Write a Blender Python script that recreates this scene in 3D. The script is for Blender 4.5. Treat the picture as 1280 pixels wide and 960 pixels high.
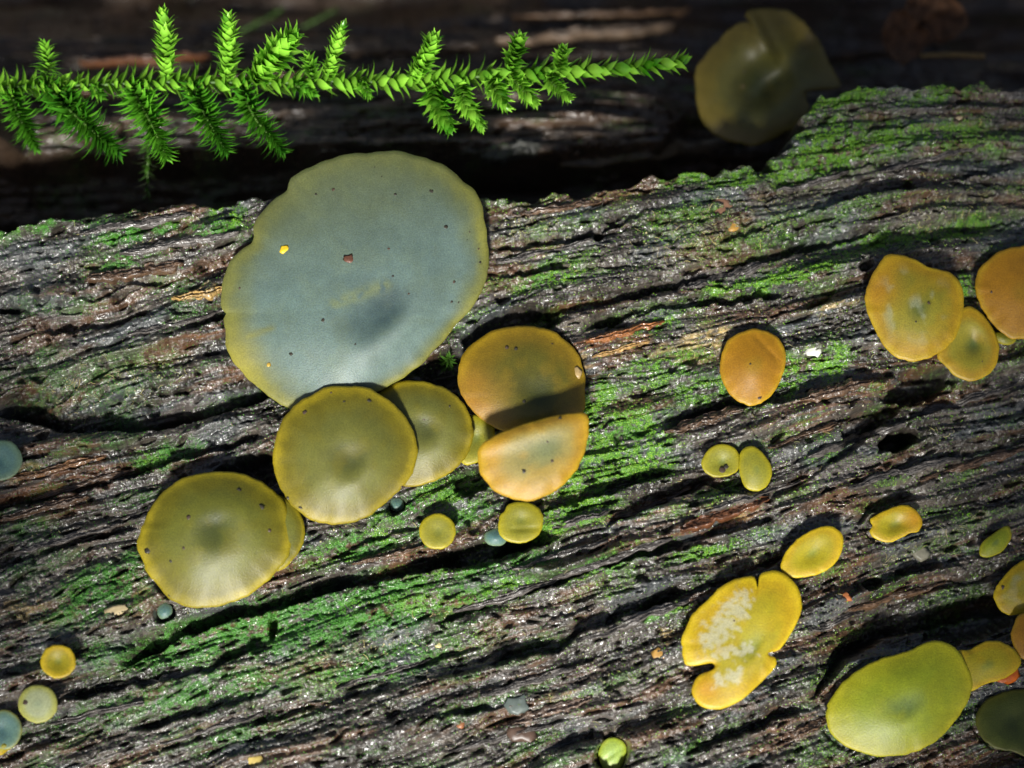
import bpy, math, random
import numpy as np
from mathutils import Vector, Matrix
random.seed(7)
RNG = np.random.default_rng(11)
S = bpy.context.scene
COL = S.collection
for o in list(bpy.data.objects):
    bpy.data.objects.remove(o)

# ------------------------------------------------------------------ camera
TILT = math.radians(10.0)
DIST = 0.200                       # lens to wood, metres
FRAME_W = 0.120                    # width of wood seen, metres
CAM = np.array([0.0, -math.sin(TILT) * DIST, math.cos(TILT) * DIST])
cam_d = bpy.data.cameras.new('camera')
cam_d.sensor_width = 36.0
cam_d.lens = 36.0 * DIST / FRAME_W
cam_d.clip_start = 0.005
cam_d.clip_end = 50.0
cam_d.dof.use_dof = True
cam_d.dof.focus_distance = DIST - 0.001
cam_d.dof.aperture_fstop = 10.0
cam = bpy.data.objects.new('camera', cam_d)
cam.location = CAM.tolist()
cam.rotation_euler = (TILT, 0, 0)
COL.objects.link(cam)
S.camera = cam
S.render.resolution_x, S.render.resolution_y = 1024, 768

# ------------------------------------------------------------------ light
SUN_EL = math.radians(47)
SUN_AZ = math.radians(187)           # clockwise from +Y (the picture's top)
w = bpy.data.worlds.new('World')
S.world = w
w.use_nodes = True
wn = w.node_tree.nodes
sky = wn.new('ShaderNodeTexSky')
sky.sky_type = 'NISHITA'
sky.sun_disc = False
sky.sun_elevation = SUN_EL
sky.sun_rotation = SUN_AZ
sky.ozone_density = 0.4
sky.dust_density = 3.0
wn['Background'].inputs['Strength'].default_value = 0.05
w.node_tree.links.new(sky.outputs['Color'], wn['Background'].inputs['Color'])
sd = bpy.data.lights.new('sun', 'SUN')
sd.energy = 5.0
sd.angle = math.radians(7)
sd.color = (1.0, 0.98, 0.93)
sun = bpy.data.objects.new('sun', sd)
to_sun = Vector((math.sin(SUN_AZ) * math.cos(SUN_EL), math.cos(SUN_AZ) * math.cos(SUN_EL), math.sin(SUN_EL)))
sun.rotation_euler = to_sun.to_track_quat('Z', 'Y').to_euler()
sun.location = (0, -0.3, 0.4)
COL.objects.link(sun)
S.view_settings.view_transform = 'Standard'
S.view_settings.look = 'None'
S.view_settings.exposure = 0.42
S.view_settings.gamma = 1.0
S.view_settings.use_curve_mapping = False

# ------------------------------------------------------------------ pixel <-> world
K = FRAME_W / DIST / 1280.0
ct, st = math.cos(TILT), math.sin(TILT)
MM = 0.001
PXM = FRAME_W / 1280.0             # metres per photograph pixel on the wood


def P(px, py, z):
    """world points on the rays through photo pixels px, py at height z (metres)"""
    px, py, z = np.broadcast_arrays(np.asarray(px, float), np.asarray(py, float), np.asarray(z, float))
    a = (px - 640.0) * K
    b = (480.0 - py) * K
    dy = b * ct + st
    dz = b * st - ct
    t = (z - CAM[2]) / dz
    return np.stack([a * t, CAM[1] + dy * t, z + 0 * t], -1)


def proj(x, y, z):
    ry, rz = y - CAM[1], z - CAM[2]
    b = ry * ct + rz * st
    d = ry * st - rz * ct
    return 640.0 + x / d / K, 480.0 - b / d / K


# ------------------------------------------------------------------ noise
def _h(ix, iy, seed):
    n = (ix.astype(np.int64) * 374761393 + iy.astype(np.int64) * 668265263 + seed * 974711) & 0xffffffff
    n = ((n ^ (n >> 13)) * 1274126177) & 0xffffffff
    n = (n ^ (n >> 16)) & 0xffffffff
    return n.astype(np.float64) * (2 * math.pi / 4294967296.0)


def noise(x, y, seed=0):
    x = np.asarray(x, float); y = np.asarray(y, float)
    x0 = np.floor(x); y0 = np.floor(y)
    fx, fy = x - x0, y - y0
    u = fx * fx * fx * (fx * (fx * 6 - 15) + 10)
    v = fy * fy * fy * (fy * (fy * 6 - 15) + 10)

    def g(i, j):
        a = _h(x0 + i, y0 + j, seed)
        return np.cos(a) * (fx - i) + np.sin(a) * (fy - j)
    return 1.5 * ((g(0, 0) * (1 - u) + g(1, 0) * u) * (1 - v) + (g(0, 1) * (1 - u) + g(1, 1) * u) * v)


def sstep(a, b, x):
    t = np.clip((x - a) / (b - a), 0, 1)
    return t * t * (3 - 2 * t)


# ------------------------------------------------------------------ object helpers
def put(name, me, mat=None, parent=None, kind=None):
    o = bpy.data.objects.new(name, me)
    COL.objects.link(o)
    if mat is not None and me is not None and not me.materials:
        me.materials.append(mat)
    if parent is not None:
        o.parent = parent
    if kind:
        o['kind'] = kind
    return o


def mesh(name, verts, faces, col=None, smooth=True, origin=None):
    me = bpy.data.meshes.new(name)
    v = np.asarray(verts, float)
    if origin is not None:
        v = v - np.asarray(origin, float)
    if isinstance(faces, np.ndarray) or len({len(q) for q in faces}) == 1:
        f = np.asarray(faces)
        n = f.shape[1]
        me.vertices.add(len(v)); me.vertices.foreach_set('co', v.astype(np.float32).ravel())
        me.loops.add(f.size); me.loops.foreach_set('vertex_index', f.astype(np.int32).ravel())
        me.polygons.add(len(f))
        me.polygons.foreach_set('loop_start', np.arange(0, f.size, n, dtype=np.int32))
        me.update(calc_edges=True)
    else:
        me.from_pydata(v.tolist(), [], [list(map(int, q)) for q in faces])
        me.update()
    if smooth:
        me.polygons.foreach_set('use_smooth', np.ones(len(me.polygons), bool))
    if col is not None:
        c = np.ones((len(v), 4), np.float32)
        c[:, :3] = col
        a = me.color_attributes.new('tint', 'FLOAT_COLOR', 'POINT')
        a.data.foreach_set('color', c.ravel())
    return me


def thing(name, label, cat, loc, group=None):
    o = bpy.data.objects.new(name, None)
    o.empty_display_size = 0.002
    COL.objects.link(o)
    o.location = [float(q) for q in loc]
    o['label'] = label
    o['category'] = cat
    if group:
        o['group'] = group
    return o


def tag(o, label, cat, group=None):
    o['label'] = label
    o['category'] = cat
    if group:
        o['group'] = group
    return o


# ------------------------------------------------------------------ materials
def mat_base(name):
    m = bpy.data.materials.new(name)
    m.use_nodes = True
    nt = m.node_tree
    return m, nt, nt.nodes['Principled BSDF'], nt.links


def N(nt, t, **k):
    n = nt.nodes.new(t)
    for a, b in k.items():
        setattr(n, a, b)
    return n


def wood_material():
    m, nt, p, L = mat_base('wet_rotten_wood')
    at = N(nt, 'ShaderNodeAttribute', attribute_name='tint')
    tc = N(nt, 'ShaderNodeTexCoord')
    n1 = N(nt, 'ShaderNodeTexNoise'); n1.inputs['Scale'].default_value = 2600; n1.inputs['Detail'].default_value = 3
    mp = N(nt, 'ShaderNodeMapping'); mp.inputs['Rotation'].default_value = (0, 0, math.radians(-14)); mp.inputs['Scale'].default_value = (0.16, 1, 1)
    n2 = N(nt, 'ShaderNodeTexNoise'); n2.inputs['Scale'].default_value = 2200; n2.inputs['Detail'].default_value = 4
    L.new(tc.outputs['Object'], n1.inputs['Vector'])
    L.new(tc.outputs['Object'], mp.inputs['Vector']); L.new(mp.outputs[0], n2.inputs['Vector'])
    mr = N(nt, 'ShaderNodeMapRange'); mr.inputs['From Min'].default_value = .3; mr.inputs['From Max'].default_value = .7
    mr.inputs['To Min'].default_value = .55; mr.inputs['To Max'].default_value = 1.5
    L.new(n2.outputs['Fac'], mr.inputs['Value'])
    mx = N(nt, 'ShaderNodeVectorMath', operation='SCALE')
    L.new(at.outputs['Color'], mx.inputs[0]); L.new(mr.outputs[0], mx.inputs['Scale'])
    L.new(mx.outputs[0], p.inputs['Base Color'])
    rr = N(nt, 'ShaderNodeMapRange'); rr.inputs['To Min'].default_value = .18; rr.inputs['To Max'].default_value = .52
    L.new(n1.outputs['Fac'], rr.inputs['Value']); L.new(rr.outputs[0], p.inputs['Roughness'])
    ad = N(nt, 'ShaderNodeMath', operation='ADD')
    L.new(n1.outputs['Fac'], ad.inputs[0]); L.new(n2.outputs['Fac'], ad.inputs[1])
    bp = N(nt, 'ShaderNodeBump'); bp.inputs['Strength'].default_value = .9; bp.inputs['Distance'].default_value = .00022
    L.new(ad.outputs[0], bp.inputs['Height']); L.new(bp.outputs[0], p.inputs['Normal'])
    p.inputs['Specular IOR Level'].default_value = .55
    p.inputs['Coat Weight'].default_value = .35
    p.inputs['Coat Roughness'].default_value = .14
    return m


def flesh_material():
    m, nt, p, L = mat_base('fungus_flesh')
    at = N(nt, 'ShaderNodeAttribute', attribute_name='tint')
    tc = N(nt, 'ShaderNodeTexCoord')
    n1 = N(nt, 'ShaderNodeTexNoise'); n1.inputs['Scale'].default_value = 6000; n1.inputs['Detail'].default_value = 2
    n2 = N(nt, 'ShaderNodeTexNoise'); n2.inputs['Scale'].default_value = 700; n2.inputs['Detail'].default_value = 4
    for n in (n1, n2):
        L.new(tc.outputs['Object'], n.inputs['Vector'])
    mr = N(nt, 'ShaderNodeMapRange'); mr.inputs['From Min'].default_value = .3; mr.inputs['From Max'].default_value = .7
    mr.inputs['To Min'].default_value = .93; mr.inputs['To Max'].default_value = 1.07
    L.new(n2.outputs['Fac'], mr.inputs['Value'])
    mx = N(nt, 'ShaderNodeVectorMath', operation='SCALE')
    L.new(at.outputs['Color'], mx.inputs[0]); L.new(mr.outputs[0], mx.inputs['Scale'])
    L.new(mx.outputs[0], p.inputs['Base Color'])
    g1 = N(nt, 'ShaderNodeMapRange'); g1.inputs['From Min'].default_value = .3; g1.inputs['From Max'].default_value = .7
    g1.inputs['To Min'].default_value = .82; g1.inputs['To Max'].default_value = 1.18
    L.new(n1.outputs['Fac'], g1.inputs['Value'])
    mx2 = N(nt, 'ShaderNodeVectorMath', operation='SCALE')
    L.new(mx.outputs[0], mx2.inputs[0]); L.new(g1.outputs[0], mx2.inputs['Scale'])
    L.new(mx2.outputs[0], p.inputs['Base Color'])
    bp = N(nt, 'ShaderNodeBump'); bp.inputs['Strength'].default_value = .38; bp.inputs['Distance'].default_value = .00008
    L.new(n1.outputs['Fac'], bp.inputs['Height']); L.new(bp.outputs[0], p.inputs['Normal'])
    p.inputs['Roughness'].default_value = .48
    p.inputs['Specular IOR Level'].default_value = .52
    p.inputs['Subsurface Weight'].default_value = .2
    p.inputs['Subsurface Radius'].default_value = (1.0, .75, .2)
    p.inputs['Subsurface Scale'].default_value = .0007
    return m


def leaf_material(name, c0, c1, trans=.45, rough=.24):
    m, nt, p, L = mat_base(name)
    oi = N(nt, 'ShaderNodeObjectInfo')
    tc = N(nt, 'ShaderNodeTexCoord')
    geo = N(nt, 'ShaderNodeNewGeometry')
    n1 = N(nt, 'ShaderNodeTexNoise'); n1.inputs['Scale'].default_value = 450
    L.new(geo.outputs['Position'], n1.inputs['Vector'])
    ad = N(nt, 'ShaderNodeMath', operation='MULTIPLY_ADD'); ad.inputs[1].default_value = .45
    L.new(oi.outputs['Random'], ad.inputs[0]); L.new(n1.outputs['Fac'], ad.inputs[2])
    rp = N(nt, 'ShaderNodeValToRGB')
    rp.color_ramp.elements[0].position = .35; rp.color_ramp.elements[0].color = (*c0, 1)
    rp.color_ramp.elements[1].position = .95; rp.color_ramp.elements[1].color = (*c1, 1)
    L.new(ad.outputs[0], rp.inputs['Fac'])
    at = N(nt, 'ShaderNodeAttribute', attribute_name='tint')
    mx = N(nt, 'ShaderNodeVectorMath', operation='MULTIPLY')
    L.new(rp.outputs['Color'], mx.inputs[0]); L.new(at.outputs['Color'], mx.inputs[1])
    L.new(mx.outputs[0], p.inputs['Base Color'])
    p.inputs['Roughness'].default_value = rough
    p.inputs['Specular IOR Level'].default_value = .8
    tr = N(nt, 'ShaderNodeBsdfTranslucent'); L.new(mx.outputs[0], tr.inputs['Color'])
    ms = N(nt, 'ShaderNodeMixShader'); ms.inputs[0].default_value = trans
    L.new(p.outputs[0], ms.inputs[1]); L.new(tr.outputs[0], ms.inputs[2])
    L.new(ms.outputs[0], nt.nodes['Material Output'].inputs['Surface'])
    return m


def tint_material(name, rough=.4, spec=.5):
    m, nt, p, L = mat_base(name)
    at = N(nt, 'ShaderNodeAttribute', attribute_name='tint')
    tc = N(nt, 'ShaderNodeTexCoord')
    n1 = N(nt, 'ShaderNodeTexNoise'); n1.inputs['Scale'].default_value = 1500; n1.inputs['Detail'].default_value = 3
    L.new(tc.outputs['Object'], n1.inputs['Vector'])
    mr = N(nt, 'ShaderNodeMapRange'); mr.inputs['To Min'].default_value = .6; mr.inputs['To Max'].default_value = 1.4
    L.new(n1.outputs['Fac'], mr.inputs['Value'])
    mx = N(nt, 'ShaderNodeVectorMath', operation='SCALE')
    L.new(at.outputs['Color'], mx.inputs[0]); L.new(mr.outputs[0], mx.inputs['Scale'])
    L.new(mx.outputs[0], p.inputs['Base Color'])
    bp = N(nt, 'ShaderNodeBump'); bp.inputs['Strength'].default_value = .5; bp.inputs['Distance'].default_value = .0001
    L.new(n1.outputs['Fac'], bp.inputs['Height']); L.new(bp.outputs[0], p.inputs['Normal'])
    p.inputs['Roughness'].default_value = rough
    p.inputs['Specular IOR Level'].default_value = spec
    return m


WOOD = wood_material()
FLESH = flesh_material()
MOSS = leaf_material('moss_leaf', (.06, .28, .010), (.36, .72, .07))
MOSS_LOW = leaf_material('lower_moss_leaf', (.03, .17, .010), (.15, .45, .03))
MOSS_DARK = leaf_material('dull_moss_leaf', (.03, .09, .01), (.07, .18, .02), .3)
STEM = leaf_material('moss_stem', (.05, .13, .01), (.10, .22, .02), .1, .6)
ALGAE = tint_material('algae_grain', .36, .4)
GRIT = tint_material('wet_grit', .13, .8)
CRUMB = tint_material('crumb', .4, .5)
DRYLEAF = tint_material('wet_dead_leaf', .7, .3)

# ------------------------------------------------------------------ the log's relief
def axis(lo, hi, step, far):
    a = np.arange(lo, hi + step, step)
    left, right = [], []
    s, x = step, lo
    while x > -far:
        s = min(s * 1.10, .0035); x -= s; left.append(x)
    s, x = step, a[-1]
    while x < far:
        s = min(s * 1.10, .0035); x += s; right.append(x)
    return np.concatenate([left[::-1], a, right])


STEP = 1.68 * PXM
ax = axis(-0.0665, 0.0665, STEP, 0.30)
ay = axis(-0.0500, 0.0530, STEP, 0.26)
GX, GY = np.meshgrid(ax, ay)
gpx = 640 + GX / PXM
gpy = None
# photograph pixel of every grid point, on the plane z = 0 (clamped far outside the view)
gpx, gpy = proj(np.clip(GX, -.09, .09), np.clip(GY, -.075, .085), 0.0)
gpx = gpx + (GX - np.clip(GX, -.09, .09)) / PXM
gpy = gpy - (GY - np.clip(GY, -.075, .085)) / PXM

slope = np.interp(gpy, [-200, 60, 150, 300, 500, 1000], [.02, .05, .12, .2, .28, .33])
gv = gpy + slope * (gpx - 640)
gv = gv + 13 * noise(gpx / 260, gpy / 90, 3) + 4 * noise(gpx / 90, gpy / 30, 4)
gu = gpx

H = np.zeros_like(GX)
main = sstep(0, 1, np.ones_like(H))
gxe = gpx + 16 * noise(gpy / 17, gpx * 0 + 2.2, 9) * sstep(900, 960, gpx)
yE = np.interp(gxe, [-200, 0, 110, 250, 310, 430, 600, 720, 830, 890, 962, 1000, 1030, 1100, 1280, 1500],
               [300, 287, 268, 257, 246, 240, 246, 242, 216, 209, 214, 165, 112, 105, 98, 90])
yE = yE + 9 * noise(gpx / 38, gpx * 0 + .3, 5) + 4 * noise(gpx / 13, gpy / 40, 6)
above = yE - gpy
yU = np.interp(gpx, [-200, 0, 300, 600, 840, 880, 1050, 1280], [140, 140, 138, 150, 132, 60, 22, 16])
yU = yU + 12 * noise(gpx / 60, gpx * 0 + .7, 8)
upper = sstep(26, -8, gpy - yU)              # 1 on the upper wood
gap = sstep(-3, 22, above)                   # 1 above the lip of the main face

rough = 1.0
H += 1.0 * noise(gu / 480, gv / 75, 20)
H += .36 * noise(gu / 420, gv / 22, 21) + .35 * noise(gpx / 60, gpy / 36, 19)
k = noise(gu / 300, gv / 27, 22) * 4.5
H += .24 * (np.floor(k) + sstep(.72, 1, k - np.floor(k)))
k = noise(gu / 170, gv / 13, 23) * 3.5
H += .10 * (np.floor(k) + sstep(.65, 1, k - np.floor(k)))
zone = sstep(-.25, .35, noise(gu / 260, gv / 60, 24))
H += (.10 + .22 * zone) * noise(gu / 85, gv / 6.0, 25)
H += (.07 + .13 * zone) * noise(gu / 34, gv / 3.1, 26)
soft = .70 + .55 * sstep(-.2, .35, noise(gu / 150, gv / 50, 18))
H += .20 * soft * noise(gpx / 16, gpy / 9, 27)
H += .14 * soft * noise(gpx / 7.0, gpy / 5.0, 28)
H += .14 * noise(gpx / 3.6, gpy / 3.1, 29)
H += .30 * noise(gu / 320, gv / 10, 17) + .16 * noise(gu / 240, gv / 5, 16)
pit = noise(gu / 17, gv / 8, 30)
H -= .8 * sstep(.46, .66, pit)
pit = noise(gu / 34, gv / 10, 31)
H -= 1.3 * sstep(.52, .68, pit)
cr = np.abs(noise(gu / 150, gv / 13, 32))
H -= .6 * sstep(.04, 0, cr) * sstep(-.05, .25, noise(gu / 120, gv / 40, 33))
cr = np.abs(noise(gu / 60, gv / 9, 34))
H -= .25 * sstep(.06, 0, cr) * sstep(0, .3, noise(gu / 90, gv / 40, 35))

# splits and ledges: the upper lip breaks off, the floor climbs back further down
LEDGES = [
    ([(-60, 520), (0, 513), (99, 535), (198, 527), (260, 512), (317, 492), (360, 480)], 4.5, 20),
    ([(150, 826), (170, 818), (236, 788), (295, 765), (344, 756), (420, 731), (508, 712), (601, 693), (652, 679), (700, 668)], 4.6, 17),
    ([(60, 872), (110, 862), (164, 852), (262, 831), (341, 796)], 2.6, 14),
    ([(43, 412), (131, 403), (178, 390), (230, 372)], 2.2, 12),
    ([(225, 410), (250, 401), (290, 391), (330, 380)], 3.2, 12),
    ([(-20, 384), (40, 384)], 2.5, 12),
    ([(80, 372), (119, 370), (160, 352), (215, 345)], 2.2, 14),
    ([(-40, 640), (30, 622), (120, 600), (200, 575), (330, 540)], 3.0, 16),
    ([(-40, 720), (40, 690), (110, 668), (175, 650)], 2.4, 16),
    ([(600, 345), (656, 338), (720, 326)], 2.2, 12),
    ([(610, 308), (725, 294), (800, 264), (812, 238)], 1.7, 9),
    ([(690, 392), (775, 369), (881, 344), (960, 316), (1040, 296), (1110, 278)], 3.0, 14),
    ([(731, 408), (819, 380), (900, 372), (985, 362)], 3.2, 16),
    ([(1000, 386), (1050, 364), (1080, 352)], 2.2, 13),
    ([(830, 531), (895, 505), (1001, 492), (1050, 478)], 2.6, 15),
    ([(840, 610), (880, 600), (960, 620), (990, 606), (1060, 560), (1117, 512)], 2.2, 16),
    ([(1040, 560), (1084, 533), (1140, 514), (1210, 492)], 2.4, 16),
    ([(1100, 592), (1151, 569), (1230, 556), (1330, 530)], 2.0, 12),
    ([(820, 690), (857, 672), (930, 655), (980, 640)], 2.6, 16),
    ([(800, 760), (860, 738), (914, 722), (970, 700), (1000, 668)], 3.6, 16),
    ([(1068, 660), (1090, 634), (1131, 620), (1160, 612)], 3.0, 16),
    ([(1050, 742), (1090, 727), (1130, 712), (1240, 690)], 2.6, 14),
    ([(1020, 868), (1067, 817), (1112, 793), (1180, 776), (1262, 760), (1340, 750)], 6.0, 30),
    ([(540, 776), (562, 768), (687, 727), (759, 700), (831, 684), (900, 670)], 2.6, 13),
    ([(668, 790), (687, 768), (752, 751)], 2.2, 12),
    ([(610, 822), (640, 816), (698, 808), (723, 787), (795, 763), (860, 737)], 2.7, 14),
    ([(470, 842), (554, 817), (610, 800)], 1.8, 11),
    ([(530, 892), (570, 886), (616, 880), (650, 870)], 2.2, 12),
    ([(670, 636), (720, 622), (817, 590), (850, 580)], 2.6, 16),
    ([(745, 668), (760, 650), (810, 628), (865, 608), (900, 590)], 3.2, 18),
    ([(400, 690), (470, 668), (530, 650)], 1.8, 12),
    ([(300, 905), (420, 872), (500, 850)], 1.6, 10),
    ([(60, 930), (180, 905), (300, 872), (360, 850)], 1.8, 11),
    ([(860, 935), (960, 900), (1010, 880)], 2.4, 14),
    ([(690, 930), (760, 915), (860, 880)], 1.8, 12),
    ([(960, 225), (1060, 200), (1130, 190)], 1.6, 10),
    ([(1070, 165), (1110, 150), (1170, 140)], 2.0, 11),
    ([(890, 300), (960, 275), (1090, 232), (1180, 215), (1290, 190)], 2.0, 12),
    ([(1150, 292), (1230, 270), (1320, 250)], 2.2, 12),
]
for i, (pl, dep, wid) in enumerate(LEDGES):
    q = np.array(pl, float)
    x0, x1 = q[0, 0], q[-1, 0]
    sel = (gpx > x0 - 5) & (gpx < x1 + 5)
    a, b = gpx[sel], gpy[sel]
    yl = np.interp(a, q[:, 0], q[:, 1]) + 4 * noise(a / 30, a * 0 + i, 40) + 2.2 * noise(a / 9, b / 30 + i, 41)
    d = yl + 7 - b
    fade = sstep(x0 - 5, x0 + 30, a) * sstep(x1 + 5, x1 - 30, a)
    vary = .65 + .7 * sstep(-.4, .4, noise(a / 60, a * 0 + i * 3.3, 42))
    prof = sstep(-1.6, 1.6, d) * np.exp(-np.clip(d - 5, 0, None) / wid)
    H[sel] -= (1.05 if i < 2 or dep > 5 else .82 if dep > 2.3 else .6) * dep * fade * vary * prof

# hollows
HOLES = [(1129, 547, 24, 13, 9), (1084, 528, 30, 18, 3), (1117, 511, 12, 8, 3), (1155, 478, 45, 20, 6), (318, 590, 60, 22, 6),
         (748, 296, 6, 6, 4), (1083, 331, 9, 7, 3), (1100, 728, 12, 8, 3), (640, 410, 60, 22, 4), (560, 460, 30, 24, 4),
         (205, 766, 13, 12, 2), (495, 632, 12, 11, 2), (766, 944, 21, 24, 2.5), (1230, 770, 60, 26, 4), (612, 690, 60, 16, 3),
         (340, 783, 6, 16, 3), (590, 600, 24, 16, 3)]
for cx, cy, rx, ry, dep in HOLES:
    e = ((gpx - cx) / rx) ** 2 + ((gpy - cy + .25 * (gpx - cx)) / ry) ** 2
    H -= dep * sstep(1.35, .45, e + .35 * noise(gpx / 9, gpy / 9, 50))

# raised wood lips seen in the photograph
LIPS = [([(645, 716), (700, 712), (831, 668), (900, 655)], 1.6, 9), ([(560, 758), (640, 738), (740, 700)], 1.4, 8),
        ([(700, 800), (760, 780), (860, 742)], 1.3, 8), ([(850, 650), (900, 632), (960, 612)], 1.6, 10),
        ([(880, 560), (1000, 520), (1090, 500)], 1.4, 9), ([(230, 292), (270, 283), (305, 270)], 1.6, 9),
        ([(0, 290), (60, 280), (110, 275)], 1.5, 8), ([(60, 560), (200, 545), (300, 520)], 1.2, 8)]
for i, (pl, hh, wid) in enumerate(LIPS):
    q = np.array(pl, float)
    yl = np.interp(gpx, q[:, 0], q[:, 1]) + 4 * noise(gpx / 40, gpx * 0 + i, 44)
    fade = sstep(q[0, 0] - 10, q[0, 0] + 30, gpx) * sstep(q[-1, 0] + 10, q[-1, 0] - 30, gpx)
    H += hh * fade * np.exp(-((gpy - yl) / wid) ** 2)

# the hollow gap and the upper wood behind it
deep = -23 + 2.0 * noise(gu / 200, gpy / 26, 60) + .9 * noise(gu / 90, gpy / 9, 61)
up = -15.5 - .098 * np.clip(125 - gpy, -40, 430) + 1.6 * noise(gu / 260, gpy / 24, 62) + 1.0 * noise(gu / 110, gpy / 10, 63) + .4 * noise(gu / 60, gpy / 5, 67)
up += 1.6 * sstep(430, 560, gpx) * sstep(900, 820, gpx)
up += 11 * sstep(-12, -40, gpx) * np.exp(-((gpy - 120) / 60) ** 2)
up += 1.8 * np.exp(-((gpy - 76 - .02 * (gpx - 180)) / 9) ** 2) * sstep(60, 120, gpx) * sstep(420, 260, gpx)
up += 1.5 * np.exp(-((gpy - 95) / 11) ** 2) * sstep(0, 100, gpx)
up += 1.6 * np.exp(-((gpy - 50 - .02 * (gpx - 600)) / 20) ** 2) * sstep(400, 500, gpx) * sstep(880, 800, gpx)
up += np.where(gpx > 880, -1.5, 0) * sstep(880, 960, gpx)
back = deep * (1 - upper) + up * upper
fine = H * .85
lip = sstep(70, 0, -above) * sstep(-90, 0, above + 0)
H = H * (1 - gap) + (back + fine) * gap
# added rise of wood outside the view, blocks sky light from the gap
H += (52 + 4 * noise(gpx / 120, gpy / 50, 68)) * sstep(-170, -430, gpy + 14 * noise(gpx / 80, gpx * 0, 64))
# broad shape of the log: falls away right, below and far outside the view
H -= 5.0 * sstep(1000, 1330, gpx + .35 * (gpy - 500)) + 1.5 * sstep(1000, 1280, gpx) * sstep(260, 60, gpy)
H += 1.2 * noise(gpx / 400, gpy / 300, 66)
outside = np.maximum(sstep(60, 400, np.abs(gpx - 640) - 640), sstep(60, 300, np.abs(gpy - 480) - 480))
H += outside * (2.2 * noise(gpx / 190, gpy / 60, 160) + 1.6 * noise(gpx / 120, gv / 32, 161))
across = (GY - .01) + .2 * GX
H -= np.clip(np.abs(across) - .05, 0, None) ** 2 / (2 * .085) / MM
Z = H * MM


def hs(x, y, A=None):
    A = Z if A is None else A
    x = np.asarray(x, float); y = np.asarray(y, float)
    i = np.clip(np.searchsorted(ax, x) - 1, 0, len(ax) - 2)
    j = np.clip(np.searchsorted(ay, y) - 1, 0, len(ay) - 2)
    fx = np.clip((x - ax[i]) / (ax[i + 1] - ax[i]), 0, 1)
    fy = np.clip((y - ay[j]) / (ay[j + 1] - ay[j]), 0, 1)
    return (A[j, i] * (1 - fx) + A[j, i + 1] * fx) * (1 - fy) + (A[j + 1, i] * (1 - fx) + A[j + 1, i + 1] * fx) * fy


def on_wood(px, py, lift=0.0, it=6):
    px = np.asarray(px, float); py = np.asarray(py, float)
    z = np.zeros_like(px)
    for _ in range(it):
        q = P(px, py, z)
        z = .5 * z + .5 * (hs(q[..., 0], q[..., 1]) + lift)
    return P(px, py, z)


# ------------------------------------------------------------------ fungi: outlines in photograph pixels
# name: outline, dimple, lift (mm of the rim above the wood), saucer depth mm, dimple depth mm, roll mm, tilt (x, y), palette
PAL = dict(
    grey=dict(c=(.055, .095, .092), m=(.145, .215, .185), r=(.15, .17, .055), e=(.30, .28, .03)),
    olive=dict(c=(.060, .075, .008), m=(.155, .160, .018), r=(.165, .145, .005), e=(.42, .33, .008)),
    olive2=dict(c=(.095, .105, .022), m=(.170, .172, .030), r=(.18, .150, .006), e=(.42, .32, .008)),
    orange=dict(c=(.050, .058, .008), m=(.135, .12, .012), r=(.26, .165, .008), e=(.46, .29, .008)),
    peach=dict(c=(.20, .22, .085), m=(.36, .28, .065), r=(.48, .27, .018), e=(.58, .36, .008)),
    amber=dict(c=(.32, .19, .010), m=(.38, .18, .007), r=(.42, .20, .005), e=(.52, .32, .008)),
    amber2=dict(c=(.11, .14, .025), m=(.30, .26, .02), r=(.42, .25, .006), e=(.52, .36, .008)),
    lime=dict(c=(.19, .22, .035), m=(.27, .26, .022), r=(.34, .30, .009), e=(.50, .42, .010)),
    yellow=dict(c=(.27, .28, .03), m=(.40, .33, .008), r=(.50, .33, .004), e=(.70, .52, .008)),
    lemon=dict(c=(.14, .20, .035), m=(.25, .30, .010), r=(.31, .32, .007), e=(.48, .42, .008)),
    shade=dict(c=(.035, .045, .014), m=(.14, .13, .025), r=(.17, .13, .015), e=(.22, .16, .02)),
    pale=dict(c=(.36, .42, .24), m=(.46, .50, .27), r=(.44, .45, .10), e=(.52, .50, .10)),
    teal=dict(c=(.07, .17, .17), m=(.11, .22, .20), r=(.14, .24, .16), e=(.22, .30, .16)),
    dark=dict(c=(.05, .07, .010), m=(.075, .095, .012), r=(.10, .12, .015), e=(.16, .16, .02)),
)
ring = lambda cx, cy, rx, ry, n=14, a=0, j=.05, s=0: [
    (cx + (rx * math.cos(t) * math.cos(a) - ry * math.sin(t) * math.sin(a)) * (1 + j * math.sin(3 * t + s) * math.cos(2 * t + 2 * s)),
     cy + (rx * math.cos(t) * math.sin(a) + ry * math.sin(t) * math.cos(a)) * (1 + j * math.sin(3 * t + s) * math.cos(2 * t + 2 * s)))
    for t in [2 * math.pi * q / n for q in range(n)]]
F = []


def fungus(key, pts, dim, lift, dish, dimple, roll, tilt, pal, label, group=None, **k):
    lift = lift if key == 'F' else lift * (.82 if key in 'ABE' else .68)
    F.append(dict(key=key, pts=pts, dim=dim, lift=lift, dish=dish, dimple=dimple, roll=roll, tilt=tilt, pal=pal, label=label, group=group, **k))


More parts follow.
